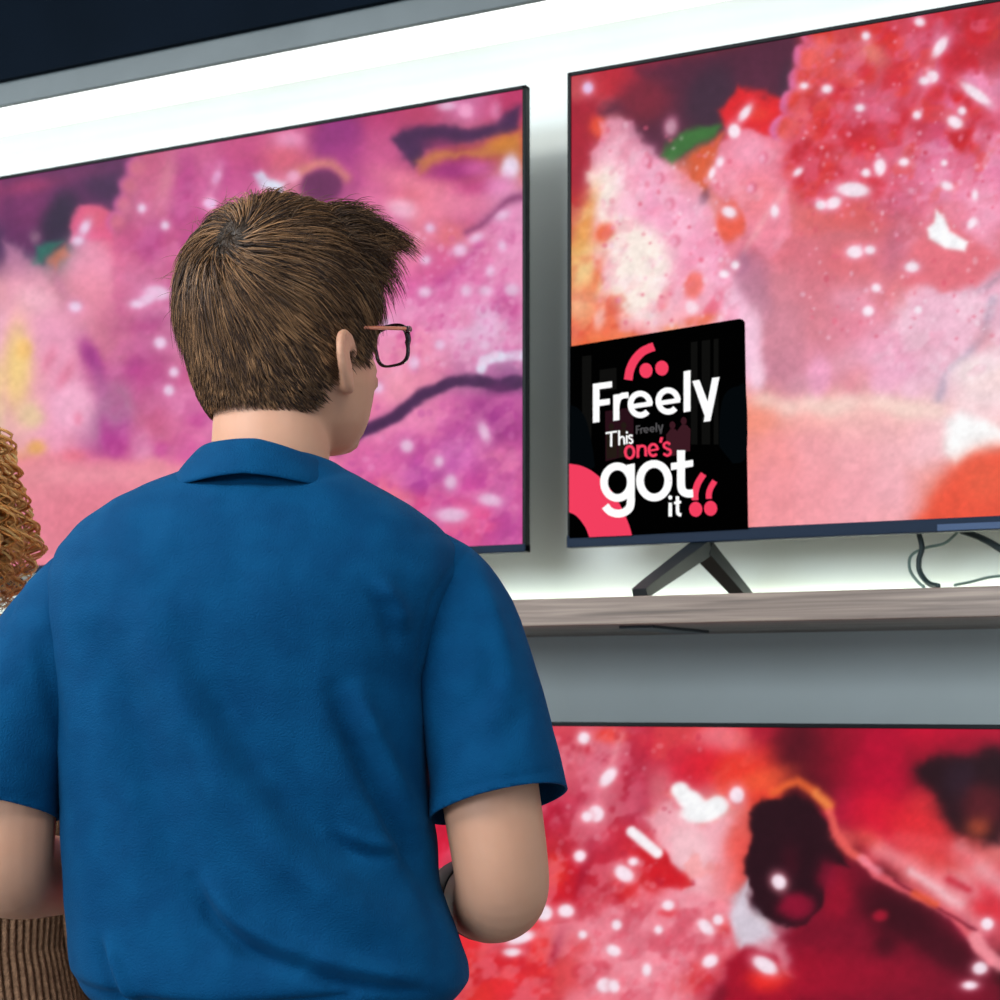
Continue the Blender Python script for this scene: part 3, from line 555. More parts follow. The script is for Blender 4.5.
tvR = television(-1.122, .108, 1.5536, 2.2524, 0, paint_right, 'upper right television with red and pink berry picture and the black promotional card', foot_z=shz1)
tvL = television(-2.42, -1.190, 1.5504, 2.2457, 0, paint_left, 'upper left television with purple pink berry picture behind the man', foot_z=shz1, chin=.012)
tvB = television(-1.665, -.360, .560, 1.299, -.10, paint_low, 'lowest television below the wooden shelf with crimson berry picture', bez=.006, chin=.018)

# ------------------------------------------------------------ promotional card on the right television
CY = -.006
def K(x, y, off=0):           # artwork coordinates on the card plane
    return on_plane(560+x/4.165, 310+y/4.165, CY-off)
def fill(bm, pts, off, th=.0004):
    f = [bm.verts.new(K(x, y, off)) for x, y in pts]; b = [bm.verts.new(K(x, y, off-th)) for x, y in pts]
    for a, c in zip(f, b): c.co = a.co+Vector((0, th, 0))
    fc = bm.faces.new(f); bm.faces.new(list(reversed(b)))
    n = len(f)
    for i in range(n): bm.faces.new((f[i], b[i], b[(i+1) % n], f[(i+1) % n]))
def stroke(bm, pts, wd, off):
    P = [Vector((x, y)) for x, y in pts]; l = []; r = []
    for i, p in enumerate(P):
        a = (P[i]-P[i-1]).normalized() if i else None; b = (P[i+1]-P[i]).normalized() if i < len(P)-1 else None
        t = ((a or b)+(b or a)).normalized(); k = 1/max(.5, t.dot(a or b)); nn = Vector((-t.y, t.x))*wd/2*k
        l.append(p+nn); r.append(p-nn)
    for i in range(len(P)-1):
        fill(bm, [l[i], l[i+1], r[i+1], r[i]], off)
def arc(cx, cy, rx, ry, a0, a1, n=28):
    return [(cx+rx*math.cos(math.radians(a0+(a1-a0)*k/n)), cy-ry*math.sin(math.radians(a0+(a1-a0)*k/n))) for k in range(n+1)]
def disc(bm, cx, cy, rx, ry, off): fill(bm, arc(cx, cy, rx, ry, 0, 360, 32)[:-1], off)
def curve2(pts, k=6): return [(p.x, p.y) for p in smooth_path([(a, b, 0) for a, b in pts], k)]

M_card = mat('card_black', L(1, 1, 1), .6, spec=0)
def glow_ink(name, c): return mat(name, (0, 0, 0, 1), .5, spec=0, emit=c, es=1)  # ink colour is emitted, so the print glows by itself
I_white = glow_ink('white_ink', L(255, 255, 255)); I_pink = glow_ink('pink_ink', L(243, 63, 95))
I_dim = [glow_ink('dim_plum', L(40, 16, 24)), glow_ink('dim_grey', L(78, 76, 78)), glow_ink('dim_brown', L(34, 26, 20)), glow_ink('dim_room', L(15, 15, 14)), glow_ink('dim_shadow', L(4, 8, 11)), glow_ink('dim_mauve', L(58, 26, 34))]
card = empty('promotional_card', K(400, 900), 0, 'black card with white and pink lettering on lower left of the right television', 'sign')
def cchild(name, bm, m, par=None):
    bmesh.ops.recalc_face_normals(bm, faces=bm.faces)
    for v in bm.verts: v.co -= card.location
    return obj(name, bm, m, par or card)
bm = bmesh.new()
pts = [(41, 152), (742, 37), (752, 37), (760, 40), (766, 46), (769, 54), (783, 912), (38, 950)]
f = [bm.verts.new(K(x, y)) for x, y in pts]; bfc = [bm.verts.new(K(x, y)+Vector((0, .0015, 0))) for x, y in pts]
bm.faces.new(f); bm.faces.new(list(reversed(bfc)))
for i in range(8): bm.faces.new((f[i], bfc[i], bfc[(i+1) % 8], f[(i+1) % 8]))
cchild('card_panel', bm, M_card)
# faint room picture printed in dark tones
bm = bmesh.new()
bm.free()
for x0, x1 in ((92, 130), (545, 572), (590, 625), (640, 660)):
    bm = bmesh.new(); fill(bm, [(x0, 205-x0*.13), (x1, 205-x1*.13), (x1, 560), (x0, 560)], .0004); cchild('printed_curtain', bm, I_dim[3])
bm = bmesh.new(); fill(bm, [(165, 250), (235, 240), (235, 330), (165, 340)], .0004); cchild('printed_frame', bm, I_dim[3])
bm = bmesh.new()
fill(bm, curve2([(664, 570), (664, 470), (675, 380), (700, 335), (740, 318), (774, 330), (776, 600), (720, 640)]), .0006)
cchild('printed_silhouette', bm, I_dim[4]); bm = bmesh.new()
fill(bm, curve2([(42, 395), (75, 410), (105, 450), (125, 520), (140, 610), (135, 660), (42, 640)]), .0006)
cchild('printed_silhouette', bm, I_dim[4])
bm = bmesh.new(); fill(bm, [(188, 422), (305, 404), (306, 600), (190, 630)], .0008); cchild('printed_poster', bm, I_dim[0])
bm = bmesh.new()
for cx, cy in ((214, 485), (265, 480)): disc(bm, cx, cy, 11, 14, .001); fill(bm, [(cx-20, cy+30), (cx-8, cy+16), (cx+10, cy+16), (cx+22, cy+30), (cx+22, cy+130), (cx-20, cy+135)], .001)
cchild('printed_couple', bm, I_dim[2])
bm = bmesh.new()
for cx, cy in ((468, 480), (515, 462)): disc(bm, cx, cy, 12, 16, .001); fill(bm, [(cx-26, cy+40), (cx-8, cy+16), (cx+12, cy+16), (cx+28, cy+34), (cx+26, cy+125), (cx-24, cy+130)], .001)
cchild('printed_dancers', bm, I_dim[5])

def freely(bm, T, off, k=1.0):
    S = lambda pts, wd: stroke(bm, [T(*p) for p in pts], wd*k, off)
    F_ = lambda pts: fill(bm, [T(*p) for p in pts], off)
    F_([(137, 308), (164, 304), (164, 466), (137, 470)]); F_([(163, 304), (216, 297), (216, 322), (163, 330)]); F_([(163, 375), (207, 369), (207, 393), (163, 400)])
    F_([(222, 354), (247, 350), (247, 458), (222, 462)]); S(curve2([(235, 400), (242, 372), (258, 358), (285, 354)]), 24)
    for cx, cy in ((334, 393), (450, 379)):
        S(arc(cx, cy, 40.5, 45, 2, 318), 23.5); S([(cx-40, cy+10), (cx+49, cy-4)], 19)
    F_([(515, 256), (543, 251), (543, 421), (515, 426)])
    F_([(551, 296), (580, 291), (622, 400), (604, 446)]); F_([(634, 283), (664, 279), (626, 462), (598, 466)])
bm = bmesh.new(); freely(bm, lambda x, y: (x, y), .0016)
cchild('headline_lettering', bm, I_white)
bm = bmesh.new(); freely(bm, lambda x, y: (316+(x-137)*.217, 482+(y-308+(x-137)*.0)*.215), .0014, .217)
cchild('printed_wordmark', bm, I_dim[1])
bm = bmesh.new(); o1 = .0018
stroke(bm, [(190, 513), (238, 506)], 7, o1); stroke(bm, [(213, 508), (213, 569)], 8, o1)
stroke(bm, [(246, 501), (246, 563)], 7, o1); stroke(bm, curve2([(246, 545), (250, 533), (259, 528), (266, 534), (268, 560)]), 7, o1)
stroke(bm, [(278, 522), (278, 558)], 7, o1); disc(bm, 278, 510, 4.5, 5, o1)
stroke(bm, curve2([(302, 526), (294, 521), (287, 526), (289, 534), (298, 539), (302, 547), (296, 555), (286, 551)]), 6.5, o1)
cchild('small_word', bm, I_white); bm = bmesh.new()
stroke(bm, arc(239, 717, 56, 66, 0, 360, 40), 32, .0020); fill(bm, [(279, 645), (311, 639), (311, 800), (279, 800)], .0022)
stroke(bm, curve2([(295, 792), (290, 822), (268, 842), (238, 848), (208, 838), (188, 816)]), 33, .0024)
stroke(bm, arc(392, 711, 59, 70, 0, 360, 40), 32, .0020)
stroke(bm, curve2([(504, 584), (504, 650), (504, 725), (510, 752), (528, 764), (554, 764)]), 33, .0020); fill(bm, [(462, 638), (554, 624), (554, 652), (462, 667)], .0023)
cchild('large_word', bm, I_white); bm = bmesh.new()
stroke(bm, [(459, 803), (459, 860)], 14, o1); disc(bm, 459, 781, 8, 9, o1)
stroke(bm, curve2([(489, 776), (489, 810), (490, 842), (495, 851), (505, 853)]), 14, o1); stroke(bm, [(475, 804), (504, 800)], 11, .0021)
cchild('small_word', bm, I_white)
bm = bmesh.new(); o2 = .0017
stroke(bm, arc(290, 592, 18, 25, 0, 360), 11, o2)
stroke(bm, [(324, 562), (324, 615)], 11, o2); stroke(bm, curve2([(324, 590), (330, 571), (343, 566), (355, 574), (357, 609)]), 11, .0019)
stroke(bm, arc(388, 583, 18, 24, 2, 318), 11, o2); stroke(bm, [(370, 586), (408, 580)], 8, .0019)
stroke(bm, [(424, 530), (418, 552)], 11, o2)
stroke(bm, curve2([(458, 560), (447, 552), (434, 558), (434, 570), (446, 578), (459, 584), (459, 598), (446, 606), (431, 598)]), 10, o2)
cchild('pink_lettering', bm, I_pink)
bm = bmesh.new()
stroke(bm, curve2([(284, 291), (292, 247), (313, 205), (347, 171), (391, 152)]), 35, .0015)
disc(bm, 358, 252, 27, 31, .0015); disc(bm, 424, 242, 27, 31, .0015)
cchild('quote_mark', bm, I_pink); bm = bmesh.new()
stroke(bm, curve2([(562, 792), (563, 760), (574, 722), (598, 683)]), 27, .0015); stroke(bm, curve2([(620, 786), (620, 765), (627, 742), (644, 712)]), 24, .0015)
disc(bm, 565, 830, 27, 31, .0017); disc(bm, 627, 826, 27, 31, .0017)
cchild('quote_mark', bm, I_pink)
bm = bmesh.new()
outer = curve2([(38, 640), (90, 650), (140, 676), (190, 722), (232, 780), (266, 845), (287, 895), (299, 938)]); inner = curve2([(122, 946), (108, 910), (85, 875), (62, 853), (38, 842)])
for i in range(len(outer)-1):
    f0 = i/(len(outer)-1); f1 = (i+1)/(len(outer)-1)
    def inn(f): q = (1-f)*(len(inner)-1); a = int(min(q, len(inner)-2)); s = q-a; return (inner[a][0]*(1-s)+inner[a+1][0]*s, inner[a][1]*(1-s)+inner[a+1][1]*s)
    fill(bm, [outer[i], outer[i+1], inn(f1), inn(f0)], .0011)
cchild('pink_ring', bm, I_pink)

# ------------------------------------------------------------ cables behind the right television
def cable(pts, r, m, label, grp=None):
    b = bmesh.new(); pp = smooth_path([on_plane(x, y, d) for x, y, d in pts], 8)
    for p in pp: p.z = max(p.z, shz1+r)
    tube(b, pp, r, 10); o = obj('cable', b, m, smooth=True); o['label'] = label; o['category'] = 'cable'
    return o
cable([(919, 534, .06), (922, 548, .06), (919, 560, .06), (920, 572, .06), (928, 583, .04), (938, 586, .0)], .0038, M_cable, 'thick dark cable hanging from the right television to the shelf')
cable([(960, 530, .07), (945, 543, .08), (925, 548, .09), (911, 556, .10), (910, 570, .10), (918, 582, .08), (924, 587, .04)], .0022, M_thin, 'thin grey green cable looping beside the thick dark cable')
cable([(1012, 575, .09), (990, 577, .09), (970, 582, .06), (955, 585, .03)], .002, M_thin, 'thin grey green cable lying along the right end of the shelf')
cable([(962, 531, .09), (985, 540, .09), (1010, 555, .09)], .005, M_cable, 'dark cable sloping down behind the right end of the television')

# ------------------------------------------------------------ the man
U, Vf = Vector((math.cos(YAW), math.sin(YAW), 0)), Vector((-math.sin(YAW), math.cos(YAW), 0))
def root_at(px, Z): 
    p = CAM+Vf*Z+U*((px-500)/FPX*Z); return Vector((p.x, p.y, 0))
SC = FPX/1.67
def mx(px): return (px-270)/SC
def mz(py): return CAM.z+(700-py)/SC
def MP(px, py, y=0): return Vector((mx(px), y, mz(py)))
man = empty('person', root_at(270, 1.67), YAW, 'young man with short brown hair and glasses in a blue polo shirt, back turned', 'person')

def skin_material(name, c1, c2):
    m = noisy(name, c1, c2, 9, .5, .12, 260, dist=.0006); b = m.node_tree.nodes['Principled BSDF']
    b.inputs['Subsurface Weight'].default_value = .12; b.inputs['Subsurface Radius'].default_value = (.01, .004, .002); b.inputs['Subsurface Scale'].default_value = .6
    return m
M_skin = skin_material('skin', L(184, 134, 106), L(194, 145, 117))
M_skin2 = skin_material('skin_fair', L(214, 168, 146), L(222, 178, 158))

def sring(c, rx, ryf, ryb, n=48, e=2.3):
    """horizontal superellipse ring, front (+y) and back (-y) depths apart"""
    out = []
    for k in range(n):
        a = 2*math.pi*k/n; ca, sa = math.cos(a), math.sin(a)
        q = (abs(ca)**e+abs(sa)**e)**(-1/e)
        out.append(Vector((c[0]+rx*q*ca, c[1]+(ryf if sa > 0 else ryb)*q*sa, c[2])))
    return out

HY = -math.radians(40)            # the head turns to the right
HC = Vector((mx(285), .015, mz(365)))
HM = Matrix.Rotation(HY, 3, 'Z') @ Matrix.Rotation(math.radians(9), 3, 'X')
def H(x, y, z): return HC+HM @ Vector((x, y, z))

def head_parts(bm, H, HM, HC, s=1.0):
    lv = [(.137, .012, -.030, .015), (.130, .034, -.052, .034), (.117, .056, -.066, .051), (.093, .076, -.084, .066), (.06, .086, -.090, .0720), (.03, .088, -.091, .073), (.015, .084, -.090, .0725),
          (0, .084, -.087, .0735), (-.02, .085, -.079, .0715), (-.04, .081, -.070, .064), (-.056, .076, -.048, .056), (-.068, .071, -.03, .046), (-.078, .062, -.01, .036), (-.085, .048, .008, .024)]
    rings = []
    for z, f, b, wd in lv:
        c = (f+b)/2; r = sring((0, c, z), wd, (f-b)/2, (f-b)/2, 40, 2.25)
        rings.append([HC+HM @ (p*s) for p in r])
    bridge(bm, rings)
    # nose, lips, brow, eyes sockets
    tube(bm, [HC+HM @ (Vector(p)*s) for p in ((0, .083, .03), (0, .094, .008), (0, .104, -.008), (0, .107, -.016))], [.006*s, .008*s, .010*s, .0115*s], 12)
    for sx in (-1, 1):
        ellipsoid(bm, HC+HM @ (Vector((sx*.010, .096, -.019))*s), (.007*s, .009*s, .007*s), None, 12)
        tube(bm, [HC+HM @ (Vector(p)*s) for p in ((sx*.012, .087, .038), (sx*.03, .086, .042), (sx*.048, .072, .036))], [.006*s, .007*s, .005*s], 10)
        tube(bm, [HC+HM @ (Vector(p)*s) for p in ((sx*.02, .077, -.012), (sx*.042, .063, -.008), (sx*.058, .040, 0))], [.009*s, .011*s, .009*s], 12)
        tube(bm, [HC+HM @ (Vector(p)*s) for p in ((0, .081, -.043), (sx*.012, .078, -.042), (sx*.022, .073, -.043))], [.0055*s, .0045*s, .002*s], 10)
        tube(bm, [HC+HM @ (Vector(p)*s) for p in ((0, .077, -.051), (sx*.012, .075, -.050), (sx*.02, .073, -.047))], [.0065*s, .005*s, .002*s], 10)
        # ear: tilted shell, helix rim and lobe
        E = lambda y, z, o=0: HC+HM @ (Vector((sx*(.0745+o), y, z*.86-.001))*s)
        rim = [E(.012, .004, .001), E(.008, .018, .005), E(-.004, .026, .010), E(-.017, .022, .0155), E(-.0215, .008, .018), E(-.019, -.008, .016), E(-.012, -.02, .011), E(-.003, -.030, .005), E(.004, -.031, .001)]
        tube(bm, smooth_path(rim, 3), lerp_list([.0042, .0042, .0045, .0048, .0048, .0046, .0048, .0062, .005], 3), 10)
        t1 = smooth_path([E(.004, .014, .003), E(-.008, .008, .009), E(-.006, -.010, .008), E(.0, -.022, .003)], 3)
        tube(bm, t1, [.0062*s]*len(t1), 10); tube(bm, [E(-.010, .014, .010), E(-.012, .0, .013), E(-.008, -.014, .010)], [.005, .005, .005], 10)
    ellipsoid(bm, HC+HM @ (Vector((0, .055, -.070))*s), (.024*s, .014*s, .015*s), None, 14)

def hand(bm, wrist, d, palm_n, side, s=1.0):
    """palm and five separate curled fingers; d = pointing direction, palm_n = where the palm faces, side = thumb side"""
    d, palm_n, side = d.normalized(), palm_n.normalized(), side.normalized()
    M = Matrix((side, palm_n, d)).transposed()
    ellipsoid(bm, wrist+d*.05*s, (.041*s, .0155*s, .052*s), M, 20)
    for k, (o, ln) in enumerate(((.030, .072), (.010, .080), (-.010, .075), (-.029, .058))):
        b = wrist+d*.088*s+side*o*s; p = [b-d*.03*s]; dr = (d+side*(.05*(1.5-k))).normalized()
        p.append(b)
        for j, f in enumerate((.42, .32, .26)):
            dr = (dr+palm_n*(.35+.12*j)).normalized(); p.append(p[-1]+dr*ln*f*s)
        tube(bm, p, [.0092*s, .0092*s, .0085*s, .0078*s, .0066*s], 10)
    b = wrist+d*.022*s+side*.030*s
    tube(bm, [b, b+(side*.8+d*.7+palm_n*.2).normalized()*.035*s, b+(side*.62+d+palm_n*.35).normalized()*.064*s, b+(side*.5+d*1.1+palm_n*.5).normalized()*.088*s], [.014*s, .0115*s, .0102*s, .008*s], 10)

def tpath(bm, pts, rad, k=3, n=18): tube(bm, smooth_path(pts, k), lerp_list(list(rad), k), n)

TOR = [(452, 212, 328, -.05, .055), (470, 188, 345, -.066, .07), (488, 146, 376, -.082, .085), (505, 112, 408, -.094, .095), (525, 82, 440, -.105, .102), (550, 60, 462, -.114, .108), (580, 50, 468, -.121, .113), (620, 50, 452, -.125, .12),
       (680, 54, 430, -.122, .125), (760, 60, 430, -.117, .122), (830, 64, 435, -.114, .12), (885, 67, 441, -.114, .12), (930, 70, 457, -.117, .124), (962, 74, 470, -.121, .128), (978, 80, 471, -.121, .126), (992, 92, 460, -.110, .115), (1006, 108, 444, -.10, .105)]
def torso_rings(inset=0, rows=TOR, shift=0):
    r = []
    for py, xl, xr, yb, yf in rows:
        c = (mx(xl)+mx(xr))/2; hw = (mx(xr)-mx(xl))/2-inset
        r.append(sring((c, 0, mz(py)), hw, yf-inset, -yb-inset, 64, 2.35))
    return r

# body: one continuous skin
bm = bmesh.new()
head_parts(bm, H, HM, HC)
tpath(bm, [Vector((mx(270), .0, mz(500))), Vector((mx(271), -.004, mz(450))), Vector((mx(272), 0, mz(410))), Vector((mx(274), .01, mz(380)))], [.056, .0545, .053, .054], 4, 28)
bridge(bm, torso_rings(.024, TOR[2:]))
R_wr = MP(432, 924, .235); L_wr = MP(95, 905, .235)
tpath(bm, [MP(446, 606), MP(476, 700, -.014), MP(490, 790, -.022), MP(499, 850, -.018), MP(502, 889, 0), MP(492, 906, .045), MP(476, 910, .10), MP(458, 914, .165), R_wr], [.044, .0475, .0455, .0445, .0435, .041, .039, .034, .027], 5, 22)
tpath(bm, [MP(86, 622), MP(32, 712, -.014), MP(14, 790, -.022), MP(9, 840, -.018), MP(7, 868, 0), MP(16, 880, .045), MP(32, 886, .10), MP(58, 894, .165), L_wr], [.044, .048, .047, .046, .045, .042, .039, .034, .027], 5, 22)
hand(bm, R_wr, Vector((-.75, .6, .1)), Vector((-.5, -.6, .5)), Vector((0, .3, 1)))
hand(bm, L_wr, Vector((.75, .6, .1)), Vector((.5, -.6, .5)), Vector((0, .3, 1)))
for sx in (-1, 1):
    tpath(bm, [Vector((sx*.075+.0, 0, mz(1010))), Vector((sx*.09, .0, .9)), Vector((sx*.10, .0, .5)), Vector((sx*.10, -.01, .28)), Vector((sx*.10, -.01, .09))], [.074, .076, .055, .05, .038], 4, 20)
    tpath(bm, [Vector((sx*.10, -.03, .06)), Vector((sx*.10, .05, .05)), Vector((sx*.105, .14, .04))], [.035, .036, .028], 3, 14)
me = remesh(bm, .0036, 5, .5)
obj('body', me, M_skin, man, True)

# polo shirt
shirt = bmesh.new()
bridge(shirt, torso_rings(0))
RS = [MP(430, 580, .0), MP(458, 622, -.004), MP(480, 700, -.014), MP(494, 765, -.022), MP(500, 812, -.026), MP(503, 834, -.028)]
RSr = [.050, .0545, .058, .062, .066, .068]
LS = [MP(98, 592, .0), MP(66, 634, -.004), MP(28, 706, -.014), MP(3, 765, -.022), MP(-8, 812, -.026), MP(-13, 834, -.028)]
LSr = [.052, .0565, .060, .064, .068, .070]
me = remesh(shirt, .0042, 10, .5)
sb = bmesh.new(); sb.from_mesh(me)
def cut(bm, co, no, region):
    g = [f for f in bm.faces if region(f.calc_center_median())]
    geom = set(g)
    for f in g: geom.update(f.edges); geom.update(f.verts)
    bmesh.ops.bisect_plane(bm, geom=list(geom), plane_co=co, plane_no=no, clear_outer=True, dist=1e-5)
nR = Vector((.20, .0, -.98)); nR = Vector((.196, -.0, -.98)).normalized()
cut(sb, Vector((0, -.05, mz(457))), Vector((0, .42, 1)), lambda c: c.z > mz(520) and abs(c.x-mx(270)) < .085)
cut(sb, Vector((0, 0, mz(1004))), Vector((0, 0, -1)), lambda c: c.z < mz(1000))
me2 = bpy.data.meshes.new('shirt'); sb.to_mesh(me2); sb.free()
def wrinkle(me2):
    global PX, PY
    co = coords(me2); no = normals(me2)
    PX = 270+co[:, 0]*SC; PY = 700-(co[:, 2]-CAM.z)*SC
    backf = np.clip(-no[:, 1]*1.3, 0, 1)
    def seg_d(pts):
        D = np.full(PX.shape, 1e9)
        for (ax, ay), (bx, by) in zip(pts[:-1], pts[1:]):
            vx, vy = bx-ax, by-ay; t = np.clip(((PX-ax)*vx+(PY-ay)*vy)/(vx*vx+vy*vy), 0, 1); D = np.minimum(D, np.hypot(PX-ax-t*vx, PY-ay-t*vy))
        return D
    def taper(pts):
        (ax, ay), (bx, by) = pts[0], pts[-1]; vx, vy = bx-ax, by-ay
        t = ((PX-ax)*vx+(PY-ay)*vy)/(vx*vx+vy*vy); return np.clip(np.minimum(t, 1-t)*3+.25, 0, 1)
    disp = np.zeros(len(co))
    FOLDS = [  # polyline, height in metres, half width in picture units
         ([(386, 588), (400, 606), (412, 632)], .007, 8, 1), ([(378, 598), (392, 618), (402, 650)], -.004, 7, 1),
     ([(345, 690), (362, 735), (385, 785), (412, 835), (440, 895)], -.0085, 11, 1), ([(362, 690), (382, 740), (404, 790), (430, 840)], .006, 11, 1),
     ([(118, 640), (150, 700), (170, 770), (200, 860), (235, 930)], -.005, 20, 1),
     ([(165, 620), (205, 700), (245, 780), (300, 850), (370, 905), (430, 935)], .008, 24, 1),
     ([(205, 640), (250, 720), (300, 790), (350, 840), (410, 880)], -.006, 20, 1),
     ([(208, 868), (232, 905), (262, 932), (310, 952)], -.010, 8, 1), ([(222, 872), (255, 905), (300, 930), (345, 945)], .008, 9, 1),
     ([(312, 948), (345, 962), (385, 968), (440, 982)], -.008, 7, 1), ([(330, 940), (370, 952), (420, 966)], .007, 8, 1),
     ([(128, 925), (142, 955), (158, 990)], .007, 6, 1), ([(118, 925), (130, 960), (142, 990)], -.004, 7, 1),
     ([(344, 828), (362, 842), (402, 852)], -.005, 6, 1), ([(350, 822), (372, 834), (410, 842)], .004, 6, 1),
         ([(60, 640), (68, 690), (82, 760)], -.003, 9, 1),
     ([(196, 482), (232, 488), (275, 489), (318, 486), (345, 478)], -.0035, 7, 0),
     ([(480, 570), (500, 640), (512, 690)], .003, 12, 1), ([(510, 650), (480, 700), (440, 730)], -.0016, 14, 1), ([(540, 700), (500, 735), (450, 750)], -.0016, 14, 1),
     ([(80, 975), (140, 985), (230, 992), (300, 985), (360, 978)], -.006, 7, 0), ([(440, 900), (452, 935), (464, 968)], .004, 8, 1)]
    for pts, amp, wd, tp in FOLDS:
        g = np.exp(-(seg_d(pts)/wd)**2)*amp*(1.9 if wd > 10 else 1.15)
        if tp: g = g*taper(pts)
        disp += g
    # stitched seams: armhole and sleeve hems
    for pts in ([(470, 550), (452, 575), (436, 602), (427, 635), (422, 670)], [(34, 560), (26, 585), (22, 620)]):
        disp += np.exp(-(seg_d(pts)/2.6)**2)*-.0022
    hemR = seg_d([(424, 794), (497, 776), (566, 764)]); hemL = seg_d([(-85, 770), (12, 785), (56, 796)])
    disp += (np.exp(-(hemR/2.2)**2)+np.exp(-(hemL/2.2)**2))*-.0016
    lump = fbm(PX, PY, 60, 41, 3)*.0022+fbm(PX*1.0, PY*.35, 26, 47, 2)*.0011
    co = co+no*(disp*backf+lump)[:, None]
    setco(me2, co)

wrinkle(me2)
def cloth_mat(name, c1, c2, sc=620):
    m = noisy(name, c1, c2, 30, .8, .75, sc, spec=.06, dist=.0012, detail=10); b = m.node_tree.nodes['Principled BSDF']
    b.inputs['Specular IOR Level'].default_value = .06; b.inputs['Sheen Weight'].default_value = .07; b.inputs['Sheen Roughness'].default_value = .4; b.inputs['Sheen Tint'].default_value = L(120, 185, 235)
    return m
M_polo = cloth_mat('blue_pique', L(1, 54, 90), L(2, 61, 98))
so = obj('polo_shirt', me2, M_polo, man, True)
md = so.modifiers.new('cloth', 'SOLIDIFY'); md.thickness = .0022; md.offset = -1
for path, rad, cpt, cn in ((RS, RSr, MP(499, 785, -.085), (.22, -.26, -.96)), (LS, LSr, MP(-14, 788, -.085), (-.16, -.22, -.97))):
    bm = bmesh.new(); sp = smooth_path(path, 4); rr = lerp_list(rad, 4); tube(bm, sp, rr, 36)
    m3 = remesh(bm, .0040, 6, .5); sb = bmesh.new(); sb.from_mesh(m3)
    bmesh.ops.bisect_plane(sb, geom=sb.verts[:]+sb.edges[:]+sb.faces[:], plane_co=cpt, plane_no=Vector(cn).normalized(), clear_outer=True, dist=1e-5)
    m3 = bpy.data.meshes.new('sleeve'); sb.to_mesh(m3); sb.free(); wrinkle(m3)
    sl = obj('sleeve', m3, M_polo, so, True); md = sl.modifiers.new('cloth', 'SOLIDIFY'); md.thickness = .0022; md.offset = -1
# collar
bm = bmesh.new(); rings = []
NN = 96
prof = [(.083, -.0335, .0), (.0845, -.030, 0), (.0755, -.014, .3), (.0655, -.002, .8), (.0625, .0006, 1), (.0595, -.001, 1), (.058, -.012, .9), (.058, -.045, .6)]
cols = []
for k in range(NN+1):
    a = math.radians(-90+6)+math.radians(348)*k/NN; a = math.radians(96)+math.radians(348)*k/NN
    ca, sa = math.cos(a), math.sin(a); front = (sa+1)/2
    ring = []
    for j, (r, dz, up) in enumerate(prof):
        zz = mz(450)+dz-.034*front**1.2-(.006 if abs(ca) > .5 else .012*abs(ca))*(.5)
        cx = mx(267)+(mx(258)-mx(267))*(1-up)*1.0; tiltx = -.008*ca*up
        wav = .0012*math.sin(a*5+1)*(1-up)
        ring.append(Vector((cx+(r+wav)*ca, -.006+(r*1.02)*sa-.004*(1-up), zz+tiltx-.010*front*(1-up))))
    cols.append(ring)
vr = [[bm.verts.new(p) for p in r] for r in cols]
for a, b in zip(vr[:-1], vr[1:]):
    for j in range(len(prof)-1): bm.faces.new((a[j], b[j], b[j+1], a[j+1]))
bmesh.ops.recalc_face_normals(bm, faces=bm.faces)
cl = obj('collar', bm, M_polo, so, True); md = cl.modifiers.new('cloth', 'SOLIDIFY'); md.thickness = .0018; md.offset = 0
md = cl.modifiers.new('sub', 'SUBSURF'); md.levels = 1; md.render_levels = 2

# trousers, belt, shoes
bm = bmesh.new()
bridge(bm, torso_rings(.006, [(985, 92, 452, -.108, .112), (1030, 92, 448, -.115, .112), (1100, 88, 452, -.13, .115), (1180, 90, 450, -.125, .11), (1230, 100, 440, -.11, .1)]))
for sx in (-1, 1):
    tpath(bm, [Vector((sx*.085, 0, .92)), Vector((sx*.098, .0, .82)), Vector((sx*.10, .0, .5)), Vector((sx*.10, -.01, .28)), Vector((sx*.10, -.005, .09))], [.09, .098, .075, .066, .066], 4, 28)
obj('trousers', remesh(bm, .008, 4), noisy('dark_trousers', L(16, 19, 26), L(21, 24, 32), 60, .8, .2, 500), man, True)
for sx in (-1, 1):
    bm = bmesh.new()
    tpath(bm, [Vector((sx*.10, -.07, .045)), Vector((sx*.10, 0, .06)), Vector((sx*.10, .09, .045)), Vector((sx*.105, .17, .036))], [.040, .045, .045, .034], 3, 18)
    for v in bm.verts: v.co.z = max(v.co.z, .018)
    s_ = obj('shoe', remesh(bm, .006, 3), M_back, man, True)
    b2 = bmesh.new(); bridge(b2, [[Vector((sx*.10+x*1.0, .05+y, z)) for x, y in [(.045*math.cos(t)*(1 if math.sin(t) < 0 else 1.05), .165*math.sin(t)) for t in [2*math.pi*k/28 for k in range(28)]]] for z in (0, .022)])
    obj('sole', b2, mat('white_sole', L(225, 225, 222), .6), s_, True)

# dark band round the right forearm, built for an unidentified dark shape
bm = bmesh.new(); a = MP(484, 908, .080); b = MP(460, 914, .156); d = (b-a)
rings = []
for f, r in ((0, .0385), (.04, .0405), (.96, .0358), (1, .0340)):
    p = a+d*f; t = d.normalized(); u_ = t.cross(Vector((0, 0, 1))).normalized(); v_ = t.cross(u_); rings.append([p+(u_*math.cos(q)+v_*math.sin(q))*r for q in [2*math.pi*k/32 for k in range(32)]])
bridge(bm, rings, cap=False); ws = obj('forearm_band', bm, mat('dark_band', L(30, 32, 30), .6), man, True); ws['label'] = 'dark band around the right forearm'
ws.modifiers.new('s', 'SOLIDIFY').thickness = -.0015

